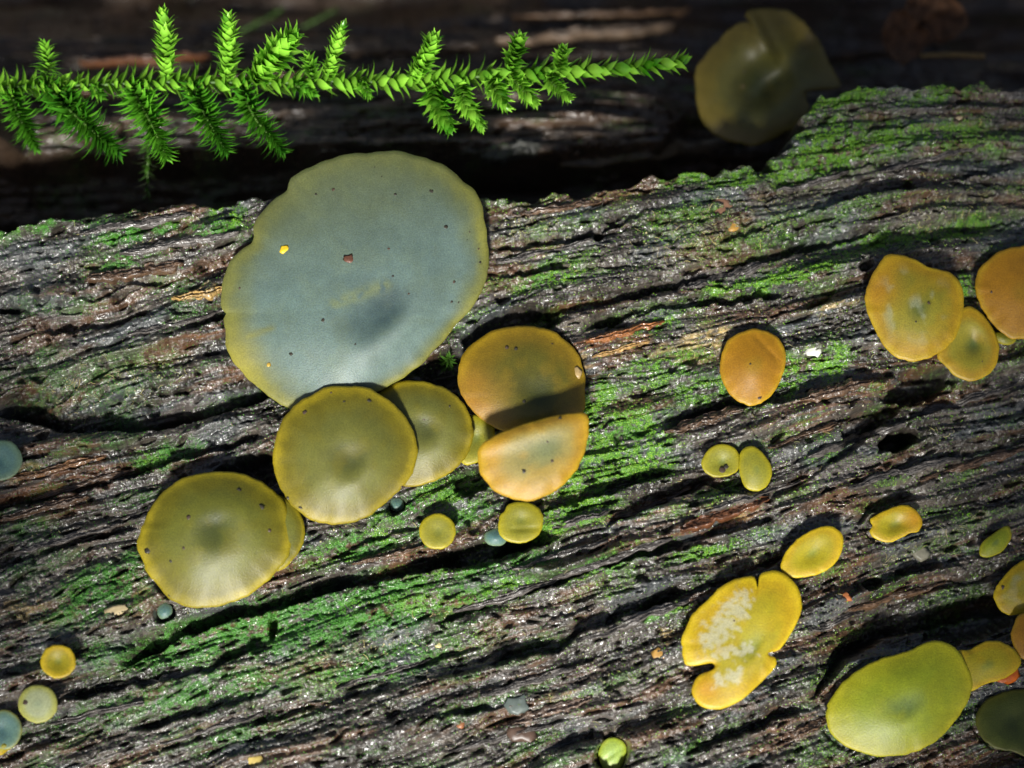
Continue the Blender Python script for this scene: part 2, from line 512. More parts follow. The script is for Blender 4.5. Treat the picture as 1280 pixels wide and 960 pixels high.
fungus('A', [(471, 189), (430, 194), (395, 206), (364, 224), (359, 237), (336, 256), (319, 278), (315, 287), (313, 303), (295, 318), (282, 341), (277, 368),
             (277, 386), (281, 392), (280, 407), (284, 430), (290, 445), (303, 466), (321, 484), (345, 501), (363, 509), (372, 520), (400, 520), (440, 510), (471, 490), (510, 468), (541, 440), (567, 410), (590, 383),
             (606, 353), (611, 320), (610, 300), (602, 260), (592, 240), (575, 222), (556, 208), (533, 198), (505, 190)], (480, 394), 4.2, -2.6, 2.1, 1.2, (0, -.01), 'grey',
       'largest fungus of all, smooth blue grey cap with yellow margin and grey dimple', seed=1, dimr=.27, edge=.05, rim0=.80)
fungus('B', [(341, 570), (352, 528), (377, 500), (412, 484), (455, 484), (490, 503), (515, 535), (521, 567), (511, 599), (483, 627), (455, 648), (419, 655), (384, 647), (359, 624), (345, 595)],
       (440, 575), 4.6, -2.5, 2.3, .8, (0, -.02), 'olive2', 'round yellow olive fungus overlapping the lower edge of the largest blue grey cap', seed=2, dimr=.30)
fungus('C', [(470, 496), (500, 477), (530, 477), (560, 487), (582, 508), (591, 535), (588, 560), (570, 585), (545, 600), (515, 608), (490, 600), (474, 570), (466, 530)], (533, 534), 2.6, -1.8, 2.0, .6, (.03, -.02), 'olive2',
       'olive fungus half hidden behind a round yellow olive cap, under the largest cap', seed=3, dimr=.32)
fungus('C2', [(586, 520), (606, 522), (617, 532), (618, 548), (610, 566), (594, 579), (576, 578), (570, 545)], (596, 548), 2.2, .3, .2, .3, (0, 0), 'lime',
       'narrow sliver of a small olive yellow fungus wedged between two larger caps', seed=4)
fungus('D', [(172, 677), (182, 648), (196, 624), (221, 601), (256, 591), (292, 590), (327, 602), (352, 624), (363, 652), (363, 684), (348, 712), (320, 737), (285, 755), (246, 759), (217, 751), (189, 723), (177, 698)],
       (270, 658), 3.6, -2.9, 2.6, .9, (0, -.02), 'olive', 'round olive fungus with pale lower half and a second cap tucked behind its edge', seed=5, dimr=.34)
fungus('D2', [(340, 618), (355, 622), (370, 634), (380, 655), (379, 678), (366, 700), (345, 714), (330, 690), (330, 640)], (350, 665), 1.9, -.3, .1, .4, (0, 0), 'olive',
       'yellow olive cap peeking out from behind the edge of a round olive fungus', seed=6)
fungus('E', [(572, 472), (579, 444), (604, 419), (639, 408), (675, 409), (699, 419), (721, 440), (730, 465), (731, 490), (729, 515), (700, 540), (664, 548), (625, 537), (600, 522), (579, 497)], (676, 494), 2.8, -1.9, 2.2, .8, (-.02, .06), 'orange',
       'orange rimmed olive fungus with a dark hollow, partly covered by a peach coloured cap', seed=7, dimr=.36, blotch=((590, 500), 34, (.42, .20, .02)))
fungus('F', [(598, 564), (602, 556), (611, 549), (639, 535), (682, 522), (705, 517), (719, 516), (731, 516), (736, 532), (733, 557), (721, 586), (699, 610), (671, 624), (643, 624), (614, 610), (600, 589)], (684, 560), 7.2, -.4, .5, .8, (0, -.06), 'peach',
       'peach orange fungus with grey green middle, its straight upper edge folded over an olive cap', seed=8, dimr=.45, foldtop=1)
fungus('G', [(625, 644), (630, 640), (636, 630), (657, 627), (675, 637), (679, 653), (671, 671), (650, 679), (632, 675), (623, 664)], (652, 650), 2.6, .25, .1, .2, (0, 0), 'lime',
       'small olive yellow fungus with a folded crease below the peach orange cap', seed=9, crease=((640, 662), (676, 660)))
fungus('H', ring(547, 664, 23, 22.5, 12, 0, .03, 1), (547, 664), 3.0, .12, .05, .15, (0, 0), 'lime', 'small round flat olive fungus alone on green wood above a long dark split', seed=10, edge=.12)
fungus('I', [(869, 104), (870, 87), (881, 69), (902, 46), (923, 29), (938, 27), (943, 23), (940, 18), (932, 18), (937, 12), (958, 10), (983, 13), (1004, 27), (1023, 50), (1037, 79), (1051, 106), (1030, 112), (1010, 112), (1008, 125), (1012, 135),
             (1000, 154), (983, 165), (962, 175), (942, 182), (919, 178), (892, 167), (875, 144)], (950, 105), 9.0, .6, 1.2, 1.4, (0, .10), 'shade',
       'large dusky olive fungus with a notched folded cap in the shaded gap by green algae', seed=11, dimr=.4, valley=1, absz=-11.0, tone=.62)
fungus('J', [(900, 460), (907, 430), (926, 415), (949, 411), (971, 421), (982, 441), (979, 467), (964, 494), (941, 507), (919, 499), (906, 482)], (944, 456), 2.8, -.9, .15, .4, (0, .03), 'amber',
       'lone oval amber orange fungus beside a patch of green algae', seed=12, crease=((944, 420), (972, 450)))
fungus('K', [(1082, 369), (1090, 344), (1106, 321), (1126, 318), (1145, 325), (1163, 334), (1186, 340), (1200, 353), (1205, 374), (1202, 399), (1193, 424), (1175, 440), (1147, 451), (1124, 448), (1106, 433), (1092, 408), (1083, 385)],
       (1150, 385), 5.0, -.9, .3, .5, (0, .04), 'amber2', 'amber fungus with whitish scars and a cracked surface overlapping a smaller yellow cap', seed=13, blotch=((1100, 360), 26, (.46, .23, .015)), scar=1, crease=((1160, 338), (1162, 375)))
fungus('L', [(1172, 443), (1185, 400), (1207, 383), (1225, 390), (1241, 411), (1249, 436), (1241, 463), (1216, 476), (1195, 470), (1181, 456)], (1217, 430), 3.2, .5, .5, .4, (0, 0), 'amber2', 'small yellow fungus with dark green dimple between two larger amber caps', seed=14, dimr=.3)
fungus('M', [(1219, 355), (1224, 338), (1238, 322), (1262, 310), (1300, 308), (1330, 340), (1325, 385), (1300, 418), (1270, 424), (1255, 417), (1240, 403), (1225, 380)], (1278, 365), 4.6, -.8, .2, .5, (0, .03), 'amber',
       'smooth round amber orange fungus beside a small yellow cap with a green dimple', seed=15)
fungus('N', [(877, 576), (889, 559), (907, 555), (920, 562), (926, 576), (922, 588), (910, 595), (892, 596), (880, 588)], (903, 578), 2.4, .3, .1, .1, (0, 0), 'lime', 'small dish shaped yellow olive fungus with a crumb in it, one of a pair', seed=16)
fungus('O', [(926, 565), (934, 558), (943, 558), (956, 569), (965, 587), (960, 606), (945, 614), (931, 608), (924, 587)], (945, 587), 2.2, -.3, .1, .2, (0, 0), 'lime', 'small oval yellow fungus touching a dish shaped one of its size', seed=17)
fungus('P', [(976, 707), (985, 686), (1007, 667), (1034, 657), (1051, 666), (1054, 681), (1045, 703), (1022, 718), (992, 722), (979, 716)], (1015, 692), 3.0, .4, .1, .25, (0, 0), 'yellow',
       'oval bright yellow fungus with thin lit rim above the whitish blotched kidney shaped cap', seed=18, edge=.10)
fungus('Q', [(1087, 664), (1091, 657), (1088, 649), (1109, 637), (1131, 631), (1146, 639), (1153, 652), (1148, 664), (1138, 666), (1131, 670), (1112, 678), (1094, 673)], (1119, 655), 3.0, .5, .1, .25, (0, 0), 'yellow',
       'small wavy edged orange yellow fungus in front of a dark split in grey wood', seed=19, blotch=((1142, 650), 14, (.60, .28, .008)))
fungus('R', [(852, 802), (855, 790), (865, 770), (882, 752), (907, 730), (930, 721), (943, 721), (947, 734), (950, 719), (960, 715), (977, 715), (992, 727), (1001, 745), (1001, 765), (990, 790), (974, 812), (957, 817), (969, 822),
             (969, 834), (952, 852), (927, 875), (905, 885), (885, 886), (870, 876), (865, 862), (870, 848), (880, 841), (890, 841), (897, 834), (890, 829), (865, 832), (855, 825)], (943, 808), 4.0, -.4, .5, .5, (0, 0), 'yellow',
       'kidney shaped yellow fungus with white blotches and a deep notch in its side', seed=20, white=1, blotch=((882, 862), 16, (.62, .30, .006)))
fungus('S', [(1033, 896), (1037, 877), (1060, 847), (1097, 825), (1135, 814), (1157, 803), (1180, 802), (1199, 816), (1212, 840), (1214, 866), (1195, 900), (1165, 930), (1131, 943), (1097, 945), (1064, 936), (1041, 919)], (1135, 884), 4.6, -1.5, 1.0, .6, (0, 0), 'lemon',
       'big smooth lemon green fungus with a grey green dimple above a dark hollow', seed=21, dimr=.28)
fungus('T', [(1195, 816), (1212, 812), (1232, 802), (1251, 802), (1270, 814), (1276, 829), (1266, 842), (1250, 850), (1232, 855), (1212, 864), (1195, 850)], (1235, 832), 4.2, -.4, 0, .3, (0, .05), 'yellow',
       'lumpy yellow fungus touching the big lemon green cap', seed=22)
fungus('U', [(1242, 744), (1246, 733), (1253, 723), (1271, 705), (1290, 700), (1310, 720), (1310, 755), (1285, 765), (1264, 769), (1250, 762)], (1280, 736), 4.0, -.5, .3, .3, (0, 0), 'yellow', 'golden fungus leaning over an upright amber one beside the dark hollow', seed=23, scar=1)
fungus('U2', [(1264, 797), (1268, 780), (1275, 768), (1295, 765), (1312, 780), (1312, 805), (1295, 822), (1276, 822)], (1290, 795), 2.4, -.3, .1, .3, (0, .1), 'amber', 'upright amber fungus below a golden one beside the dark hollow', seed=24)
fungus('V', [(1224, 691), (1228, 678), (1246, 664), (1256, 658), (1262, 659), (1264, 672), (1253, 689), (1238, 696), (1229, 696)], (1245, 678), 2.4, -.3, .1, .2, (0, .04), 'lemon', 'tiny slim greenish yellow fungus standing alone on the grey wood', seed=25)
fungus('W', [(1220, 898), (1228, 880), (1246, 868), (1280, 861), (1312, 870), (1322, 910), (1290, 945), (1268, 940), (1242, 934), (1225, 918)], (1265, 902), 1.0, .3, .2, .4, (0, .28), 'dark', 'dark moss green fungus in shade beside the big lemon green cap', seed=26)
fungus('X1', ring(73, 827, 22, 21, 14, 0, .04, 2), (73, 827), 3.0, .35, .05, .05, (0, 0), 'yellow', 'small round yellow cup with raised bright rim on mossy wood', seed=27, pal2='lime', edge=.22)
fungus('X2', ring(47, 880, 24.5, 24, 14, 0, .03, 4), (47, 880), 3.2, -.15, .05, .12, (0, .02), 'pale', 'small round whitish green disc below a small yellow cup', seed=28)
fungus('X3', ring(4, 912, 23, 25, 14, 0, .03, 5), (4, 912), 2.6, .2, .1, .15, (0, 0), 'teal', 'small blue green disc with yellow rim touching a whitish green one', seed=29, rimyellow=1)
fungus('X4', [(-8, 938), (-6, 928), (4, 922), (14, 926), (18, 932), (10, 938), (0, 944)], (5, 932), 2.9, -.5, 0, .2, (0, 0), 'yellow', 'tiny bright yellow lump under a small blue green disc', seed=30)
fungus('Y', [(-26, 575), (-18, 556), (0, 550), (17, 554), (28, 572), (21, 591), (5, 600), (-16, 596)], (0, 576), 2.6, .15, .1, .2, (0, .06), 'teal', 'teal blue fungus in the mouth of a dark split in brown wood', seed=31)
fungus('Z', [(748, 945), (752, 930), (762, 922), (775, 924), (783, 934), (781, 948), (773, 962), (757, 964)], (765, 943), 1.2, -.3, .1, .2, (0, -.1), 'pale', 'young green yellow fungus with a folded lip sunk in a round hole', seed=32, tone=.9, greenish=1, crease=((756, 950), (776, 936)))
fungus('a1', ring(206, 764, 9.5, 10.5, 12, .5, .06, 2), (206, 764), .9, -.3, .1, .2, (0, 0), 'teal', 'tiny blue green bead of a fungus just under a round olive cap', seed=33)
fungus('a2', ring(496, 631, 9.5, 9, 12, .5, .06, 3), (496, 631), .9, -.3, .1, .2, (0, 0), 'teal', 'tiny teal fungus bud on green wood below two overlapping olive caps', seed=34)
fungus('a3', ring(620, 672, 15, 11, 12, 0, .06, 3), (620, 672), .2, -.4, .1, .2, (0, 0), 'teal', 'small dull teal fungus under the small creased olive yellow one', seed=35)
fungus('a4', ring(1203, 655 - 300, 1, 1) if False else [(1240, 417), (1256, 416), (1270, 424), (1262, 431), (1248, 428)], (1255, 423), 2.0, -.2, 0, .2, (0, 0), 'lime', 'thin olive edge of a cap tucked under a smooth amber orange fungus', seed=36)


def catmull(pts, m):
    p = np.array(pts, float)
    n = len(p)
    out = []
    seg = np.linalg.norm(np.roll(p, -1, 0) - p, axis=1)
    tot = seg.sum()
    for i in range(n):
        a, b, c, d = p[i - 1], p[i], p[(i + 1) % n], p[(i + 2) % n]
        cnt = max(2, int(round(m * seg[i] / tot)))
        for t in np.arange(cnt) / cnt:
            out.append(.5 * ((2 * b) + (-a + c) * t + (2 * a - 5 * b + 4 * c - d) * t * t + (-a + 3 * b - 3 * c + d) * t ** 3))
    return np.array(out)


def inside(poly, x, y):
    r = np.zeros(x.shape, bool)
    x1, y1 = poly[:, 0], poly[:, 1]
    x2, y2 = np.roll(x1, -1), np.roll(y1, -1)
    for a, b, c, d in zip(x1, y1, x2, y2):
        if b == d:
            continue
        hit = ((b > y) != (d > y)) & (x < (c - a) * (y - b) / (d - b) + a)
        r ^= hit
    return r


def segdist(px, py, a, b):
    a = np.array(a, float); b = np.array(b, float)
    d = b - a
    t = np.clip(((px - a[0]) * d[0] + (py - a[1]) * d[1]) / (d @ d), 0, 1)
    return np.hypot(px - a[0] - t * d[0], py - a[1] - t * d[1])


# first pass: heights, and clear the wood from under each cap
Zsm = Z.copy()
for f in F:
    pts = np.array(f['pts'], float)
    m = max(36, min(160, int(np.linalg.norm(np.roll(pts, -1, 0) - pts, axis=1).sum() / 4)))
    out = catmull(f['pts'], m)
    sd_ = f['seed']
    ang = np.arctan2(out[:, 1] - f['dim'][1], out[:, 0] - f['dim'][0])
    rad = np.hypot(out[:, 0] - f['dim'][0], out[:, 1] - f['dim'][1])
    out = out + (np.stack([np.cos(ang), np.sin(ang)], 1) * (.017 * rad + .3)[:, None]
                 * (noise(ang * 4 + 9, ang * 0 + sd_, 71) + .6 * noise(ang * 11 + 9, ang * 0 + sd_, 72))[:, None])
    f['out'] = out
    z = 0.0
    dim = np.array(f['dim'], float)
    if 'absz' in f:
        z = f['absz'] * MM
    else:
        for _ in range(4):
            tt = np.array([[q * .85] for q in (1, .6, .2)])
            s = (dim + (out[None, ::3] - dim) * tt[:, :, None]).reshape(-1, 2)
            q = P(s[:, 0], s[:, 1], z)
            z = np.percentile(hs(q[:, 0], q[:, 1], Zsm), 62) + f['lift'] * MM
    f['z'] = float(z)

for f in F:
    out, dim, z = f['out'], np.array(f['dim'], float), f['z']
    q = P(out[:, 0], out[:, 1], z)[:, :2]
    c = P(dim[0], dim[1], z)[:2]
    big = c + (q - c) * 1.06
    bx = (ax > big[:, 0].min() - .001) & (ax < big[:, 0].max() + .001)
    by = (ay > big[:, 1].min() - .001) & (ay < big[:, 1].max() + .001)
    ii = np.ix_(by, bx)
    ins = inside(big, GX[ii], GY[ii])
    lim = z - (1.1 + max(0, f['dish']) * .6 + f['dimple'] * .4) * MM - .0004
    blk = Z[ii]
    soft = np.minimum(blk, lim + .12 * (blk - lim).clip(0, None) * 0 + .00025 * noise(GX[ii] / .0009, GY[ii] / .0006, 75))
    Z[ii] = np.where(ins, soft, blk)

# ------------------------------------------------------------------ colours of the wood
def blobs(lst):
    r = np.zeros_like(GX)
    wx = gpx + 10 * noise(gpx / 22, gpy / 14, 80)
    wy = gpy + 7 * noise(gpx / 22, gpy / 14, 81)
    for cx, cy, rx, ry, s in lst:
        e = np.sqrt(((wx - cx) / rx) ** 2 + ((wy - cy + .25 * (wx - cx)) / ry) ** 2)
        r = np.maximum(r, s * sstep(1.25, .35, e))
    return r


GREEN = [(775, 545, 75, 42, 1), (730, 590, 60, 35, 1), (800, 575, 50, 26, 1), (720, 640, 60, 26, 1), (690, 660, 50, 16, .9), (745, 500, 34, 30, .85), (1040, 180, 60, 42, 1), (1000, 205, 45, 26, 1),
         (1060, 120, 70, 14, 1), (1110, 170, 60, 26, .8), (860, 220, 45, 12, 1), (930, 220, 60, 14, .8), (985, 345, 80, 16, .95), (920, 352, 50, 12, .9), (690, 350, 55, 14, .75), (700, 330, 60, 12, .5), (820, 408, 36, 14, .8), (830, 460, 70, 26, .6), (880, 485, 60, 20, .55),
         (1035, 452, 34, 26, .9), (990, 470, 26, 30, .8), (1090, 300, 80, 16, .7), (1200, 280, 90, 16, .7), (1210, 355, 16, 26, .9), (1190, 110, 90, 12, .6), (1190, 165, 60, 26, .6), (1120, 160, 40, 20, .7),
         (60, 276, 70, 12, .95), (170, 292, 70, 12, .95), (275, 280, 34, 24, .9), (150, 330, 50, 14, .6), (140, 470, 90, 36, .35), (60, 480, 60, 30, .3), (190, 572, 34, 22, .9), (230, 560, 30, 14, .6), (125, 730, 60, 30, .85), (170, 700, 40, 20, .5),
         (450, 682, 90, 22, .75), (560, 612, 60, 22, .85), (500, 640, 50, 14, .8), (585, 640, 40, 20, .7), (300, 800, 150, 26, .8), (410, 790, 110, 26, .8), (200, 810, 70, 26, .6), (340, 850, 140, 24, .45), (520, 760, 120, 26, .75), (570, 715, 120, 14, .8), (480, 745, 90, 16, .7),
         (660, 706, 60, 12, .7), (790, 690, 60, 10, .8), (745, 712, 70, 10, .7), (830, 765, 40, 9, .8), (880, 690, 60, 9, .85), (900, 612, 40, 10, .5), (830, 545, 20, 20, .7), (100, 820, 60, 20, .5), (130, 890, 90, 18, .45), (300, 915, 110, 14, .4),
         (960, 290, 110, 26, .4), (860, 270, 70, 20, .45), (1060, 260, 90, 16, .4), (1250, 170, 50, 20, .5), (700, 280, 70, 14, .3), (1020, 550, 30, 8, .3), (30, 660, 40, 14, .4), (300, 785, 200, 34, .95), (430, 765, 160, 34, .95), (480, 830, 150, 26, .55), (250, 862, 120, 26, .6), (600, 745, 90, 22, .7), (120, 760, 80, 26, .6), (380, 1000, 200, 20, .3), (1300, 300, 60, 14, .6), (-40, 300, 80, 20, .7),
         (930, 5, 60, 8, .7), (1010, 20, 14, 20, .8), (1230, 10, 60, 14, .8), (600, 25, 50, 8, .3), (330, 25, 40, 8, .4)]
BROWN = [(770, 425, 70, 16, 1), (740, 470, 22, 30, .6), (265, 418, 40, 8, .8), (70, 600, 110, 28, .75), (780, 243, 60, 9, .7), (1060, 490, 100, 20, .75), (1000, 520, 80, 14, .5), (890, 655, 70, 14, .9), (800, 640, 60, 14, .8), (1140, 735, 80, 14, .5),
         (1000, 905, 60, 12, .6), (650, 860, 120, 12, .25), (700, 780, 80, 10, .35), (60, 770, 60, 24, .6), (230, 75, 120, 16, .8), (700, 35, 130, 20, .7), (480, 60, 80, 18, .5), (60, 30, 200, 40, .5), (240, 300, 60, 16, .4), (100, 355, 60, 16, .5), (1100, 450, 60, 16, .5),
         (820, 190, 160, 26, .8), (1200, 140, 60, 16, .4), (930, 880, 60, 12, .3), (500, 690, 40, 8, .6), (260, 470, 60, 14, .3), (680, 310, 40, 10, .4), (1180, 700, 70, 12, .4), (1240, 940, 60, 30, .7), (1190, 960, 30, 30, .8)]
TAN = [(250, 369, 24, 9, 1), (880, 428, 40, 24, .75), (830, 440, 30, 10, .5), (770, 240, 30, 6, .5), (720, 455, 20, 16, .4), (40, 590, 40, 8, .5), (30, 760, 30, 14, .5), (830, 795, 12, 8, .7), (700, 868, 26, 8, .4), (1040, 380, 30, 14, .6), (560, 762, 22, 8, .6), (180, 740, 14, 6, .7), (920, 645, 30, 6, .4)]
LICHEN = [(900, 285, 120, 40, .6), (1200, 260, 90, 36, .5), (130, 480, 110, 36, .6), (440, 815, 90, 20, .5), (980, 250, 90, 20, .5), (660, 290, 50, 40, .45), (930, 700, 50, 14, .5), (1140, 700, 40, 16, .5), (1000, 440, 20, 10, .4), (1190, 660, 60, 16, .4)]
gG, gB, gT, gL = blobs(GREEN), blobs(BROWN), blobs(TAN), blobs(LICHEN)
n_a = noise(gu / 60, gv / 12, 90); n_b = noise(gpx / 9, gpy / 7, 91); n_c = noise(gu / 30, gv / 4, 92); n_d = noise(gpx / 4, gpy / 4, 93)
base = np.stack([np.full_like(GX, .078), np.full_like(GX, .066), np.full_like(GX, .053)], -1)
var = (1 + .55 * n_a + .4 * n_c + .35 * n_d)[..., None].clip(.25, 2.2)
base = base * var * np.exp(.75 * noise(gu / 200, gv / 55, 150) + .45 * noise(gu / 70, gv / 26, 151))[..., None].clip(.25, 1.7) * .70


def mixc(c, col, m):
    m = np.clip(m, 0, 1)[..., None]
    return c * (1 - m) + np.array(col) * m


brownish = sstep(.05, .5, noise(gu / 140, gv / 30, 94) + .3 * n_c)
base = mixc(base, (.105, .052, .025), .75 * brownish)
base = mixc(base, (.09, .105, .11), .5 * sstep(.1, .45, noise(gu / 110, gv / 34, 97)))
base = mixc(base, (.19, .08, .03), (gB * sstep(-.35, .35, n_a + n_c)) * .9)
base = mixc(base, (.07, .032, .016), gB * sstep(.1, .5, n_c) * .7)
base = mixc(base, (.50, .36, .13), gT * sstep(-.5, .25, n_c + .6 * n_b))
base = mixc(base, (.26, .26, .16), gL * sstep(.05, .45, n_b + .5 * n_d) * .8)
stain = .25 * sstep(.1, .5, noise(gu / 90, gv / 26, 95))
green_m = np.maximum(gG, stain) * sstep(-.55, .35, n_b * .5 + n_d * .6 + n_a * .3 + .5 * noise(gpx / 22, gpy / 16, 96))
base = mixc(base, (.045, .16, .012), np.clip(green_m * 1.15, 0, .95))
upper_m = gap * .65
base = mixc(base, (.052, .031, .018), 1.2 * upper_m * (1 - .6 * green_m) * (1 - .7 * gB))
ny, nx = GX.shape
idx = np.arange(ny * nx).reshape(ny, nx)
faces = np.stack([idx[:-1, :-1], idx[:-1, 1:], idx[1:, 1:], idx[1:, :-1]], -1).reshape(-1, 4)
log_o = thing('rotten_log', 'wet rotting grey brown log with splits, green algae and fungi growing on it', 'log', (0, 0, -.06))
LORG = (0, 0, -.06)
vv = np.stack([GX, GY, Z], -1).reshape(-1, 3)
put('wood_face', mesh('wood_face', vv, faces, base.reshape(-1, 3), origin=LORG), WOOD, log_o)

# leaf litter ground far below the log
n = 60
e = np.linspace(-1, 1, n)
e = np.sign(e) * (np.abs(e) ** 2.2) * 12
X2, Y2 = np.meshgrid(e, e)
Z2 = -.135 + .008 * noise(X2 * 9, Y2 * 9, 98) + .02 * noise(X2 * 2, Y2 * 2, 99)
i2 = np.arange(n * n).reshape(n, n)
f2 = np.stack([i2[:-1, :-1], i2[:-1, 1:], i2[1:, 1:], i2[1:, :-1]], -1).reshape(-1, 4)
g = put('ground', mesh('ground', np.stack([X2, Y2, Z2], -1).reshape(-1, 3), f2, np.full((n * n, 3), (.07, .05, .03))), tint_material('leaf_litter', .8, .3), None, 'structure')

# ------------------------------------------------------------------ loose wood strips on the log (parts of it)
def strip(p0, p1, wpx, hmm, col, seed, curl=0.0):
    n = 40
    t = np.linspace(0, 1, n)
    px = p0[0] + (p1[0] - p0[0]) * t
    py = p0[1] + (p1[1] - p0[1]) * t + 3.0 * noise(t * 3 + seed, t * 0, 100) + 1.5 * noise(t * 9 + seed, t * 0, 101)
    q = on_wood(px, py)
    zz = np.convolve(np.pad(q[:, 2], 3, mode='edge'), np.ones(7) / 7, 'valid')
    half = wpx * .5 * PXM * (.35 + .65 * np.minimum(1, np.minimum(t, 1 - t) * 5)) * (1 + .5 * noise(t * 6 + seed, t * 0 + 2, 102))
    tx = np.gradient(q[:, 0]); ty = np.gradient(q[:, 1])
    l = np.hypot(tx, ty); nxv, nyv = -ty / l, tx / l
    V, Fc = [], []
    aa = np.linspace(-1, 1, 13)
    m = len(aa) + 2
    fib = .55 * RNG.uniform(-1, 1, len(aa))
    for i in range(n):
        row = [(-1.0, -1.4)]
        for j, a in enumerate(aa):
            b = .75 * (1 - abs(a) ** 4) * (1 - .35 * a) + fib[j] * (1 + .8 * noise(np.array(t[i] * 5 + j * 3.1), np.array(seed), 104)) * .6
            row.append((a, b + .5 * noise(np.array(t[i] * 30 + j * .2), np.array(j * .9 + seed), 106)))
        row.append((1.0, -1.4))
        for j, (a, b) in enumerate(row):
            w_ = 1 + .35 * noise(np.array(t[i] * 12 + (a > 0) * 9), np.array(seed * 1.7), 103)
            V.append((q[i, 0] + nxv[i] * half[i] * a * w_, q[i, 1] + nyv[i] * half[i] * a * w_, zz[i] + hmm * MM * b * .8 + curl * MM * t[i] ** 3))
    for i in range(n - 1):
        for j in range(m - 1):
            a = i * m + j
            Fc.append((a, a + m, a + m + 1, a + 1))
    Fc.append(tuple(range(m))); Fc.append(tuple((n - 1) * m + j for j in range(m - 1, -1, -1)))
    V = np.array(V)
    c = np.array(col)[None] * (1 + .5 * noise(V[:, 0] / .0012, V[:, 1] / .0004, 105))[:, None]
    put('wood_strip', mesh('wood_strip', V, Fc, c, origin=LORG), WOOD, log_o)


GREY_W, BRN_W, RED_W = (.10, .088, .078), (.10, .058, .032), (.13, .05, .02)
STRIPS = [((566, 764), (700, 722), 13, .8, GREY_W), ((690, 722), (840, 672), 14, .9, GREY_W), ((720, 802), (860, 750), 12, .8, GREY_W), ((690, 660), (760, 640), 9, .5, GREY_W),
          ((850, 660), (960, 622), 20, 1.2, RED_W), ((768, 648), (862, 610), 18, 1.0, BRN_W), ((880, 640), (1000, 600), 9, .6, GREY_W), ((640, 712), (760, 676), 7, .5, GREY_W),
          ((10, 600), (130, 570), 10, .6, (.2, .1, .04)), ((40, 625), (170, 585), 9, .6, BRN_W), ((0, 650), (110, 620), 12, .7, BRN_W), ((20, 690), (150, 655), 9, .6, GREY_W),
          ((100, 262 + 30), (240, 268), 10, .6, GREY_W), ((150, 318), (300, 290), 12, .7, GREY_W), ((110, 350), (230, 330), 16, .9, BRN_W), ((160, 420), (290, 385), 8, .6, GREY_W), ((215, 374), (285, 362), 11, .7, (.42, .27, .09)),
          ((732, 428), (830, 402), 11, .7, (.26, .10, .03)), ((740, 446), (812, 426), 6, .5, (.40, .24, .08)), ((850, 362), (960, 330), 12, .7, GREY_W), ((830, 540), (930, 512), 14, .9, BRN_W), ((1000, 500), (1090, 476), 14, .8, BRN_W),
          ((1010, 570), (1130, 530), 12, .8, GREY_W), ((960, 560), (1060, 525), 8, .6, BRN_W), ((1140, 520), (1270, 480), 12, .7, GREY_W), ((1060, 610), (1200, 570), 9, .6, GREY_W), ((1150, 600), (1280, 560), 12, .7, BRN_W),
          ((100, 78), (262, 70), 9, .9, RED_W), ((240, 100), (400, 92), 8, .8, BRN_W), ((440, 66), (600, 56), 12, 1.0, (.09, .06, .04)), ((620, 50), (840, 34), 16, 1.1, (.13, .09, .06)), ((640, 22), (860, 14), 9, .9, BRN_W), ((600, 196), (676, 182), 22, 1.2, (.06, .06, .05)), ((700, 206), (930, 176), 20, .9, (.10, .07, .04)),
          ((1040, 70), (1250, 40), 12, .9, BRN_W), ((970, 240), (1060, 215), 10, .6, GREY_W), ((1100, 215), (1230, 180), 9, .6, GREY_W), ((640, 268), (760, 252), 9, .5, BRN_W), ((620, 330), (740, 300), 8, .6, GREY_W), ((420, 860), (540, 822), 7, .5, GREY_W), ((600, 870), (720, 835), 9, .6, GREY_W),
          ((640, 905), (740, 872), 16, .7, (.15, .10, .07)), ((560, 940), (690, 905), 7, .5, GREY_W), ((200, 930), (330, 890), 7, .5, GREY_W), ((1060, 762), (1180, 728), 12, .8, BRN_W), ((1010, 790), (1080, 762), 9, .6, GREY_W), ((980, 925), (1040, 895), 10, .7, BRN_W),
          ((440, 705), (530, 682), 8, .6, BRN_W), ((170, 858), (250, 838), 9, .6, GREY_W), ((60, 905), (180, 878), 8, .5, GREY_W)]
for i, s in enumerate(STRIPS):
    strip(s[0], s[1], s[2], s[3], s[4], i * 7.3)

# ------------------------------------------------------------------ build the fungi
def lerp3(a, b, t):
    return np.array(a)[None] * (1 - t[:, None]) + np.array(b)[None] * t[:, None]


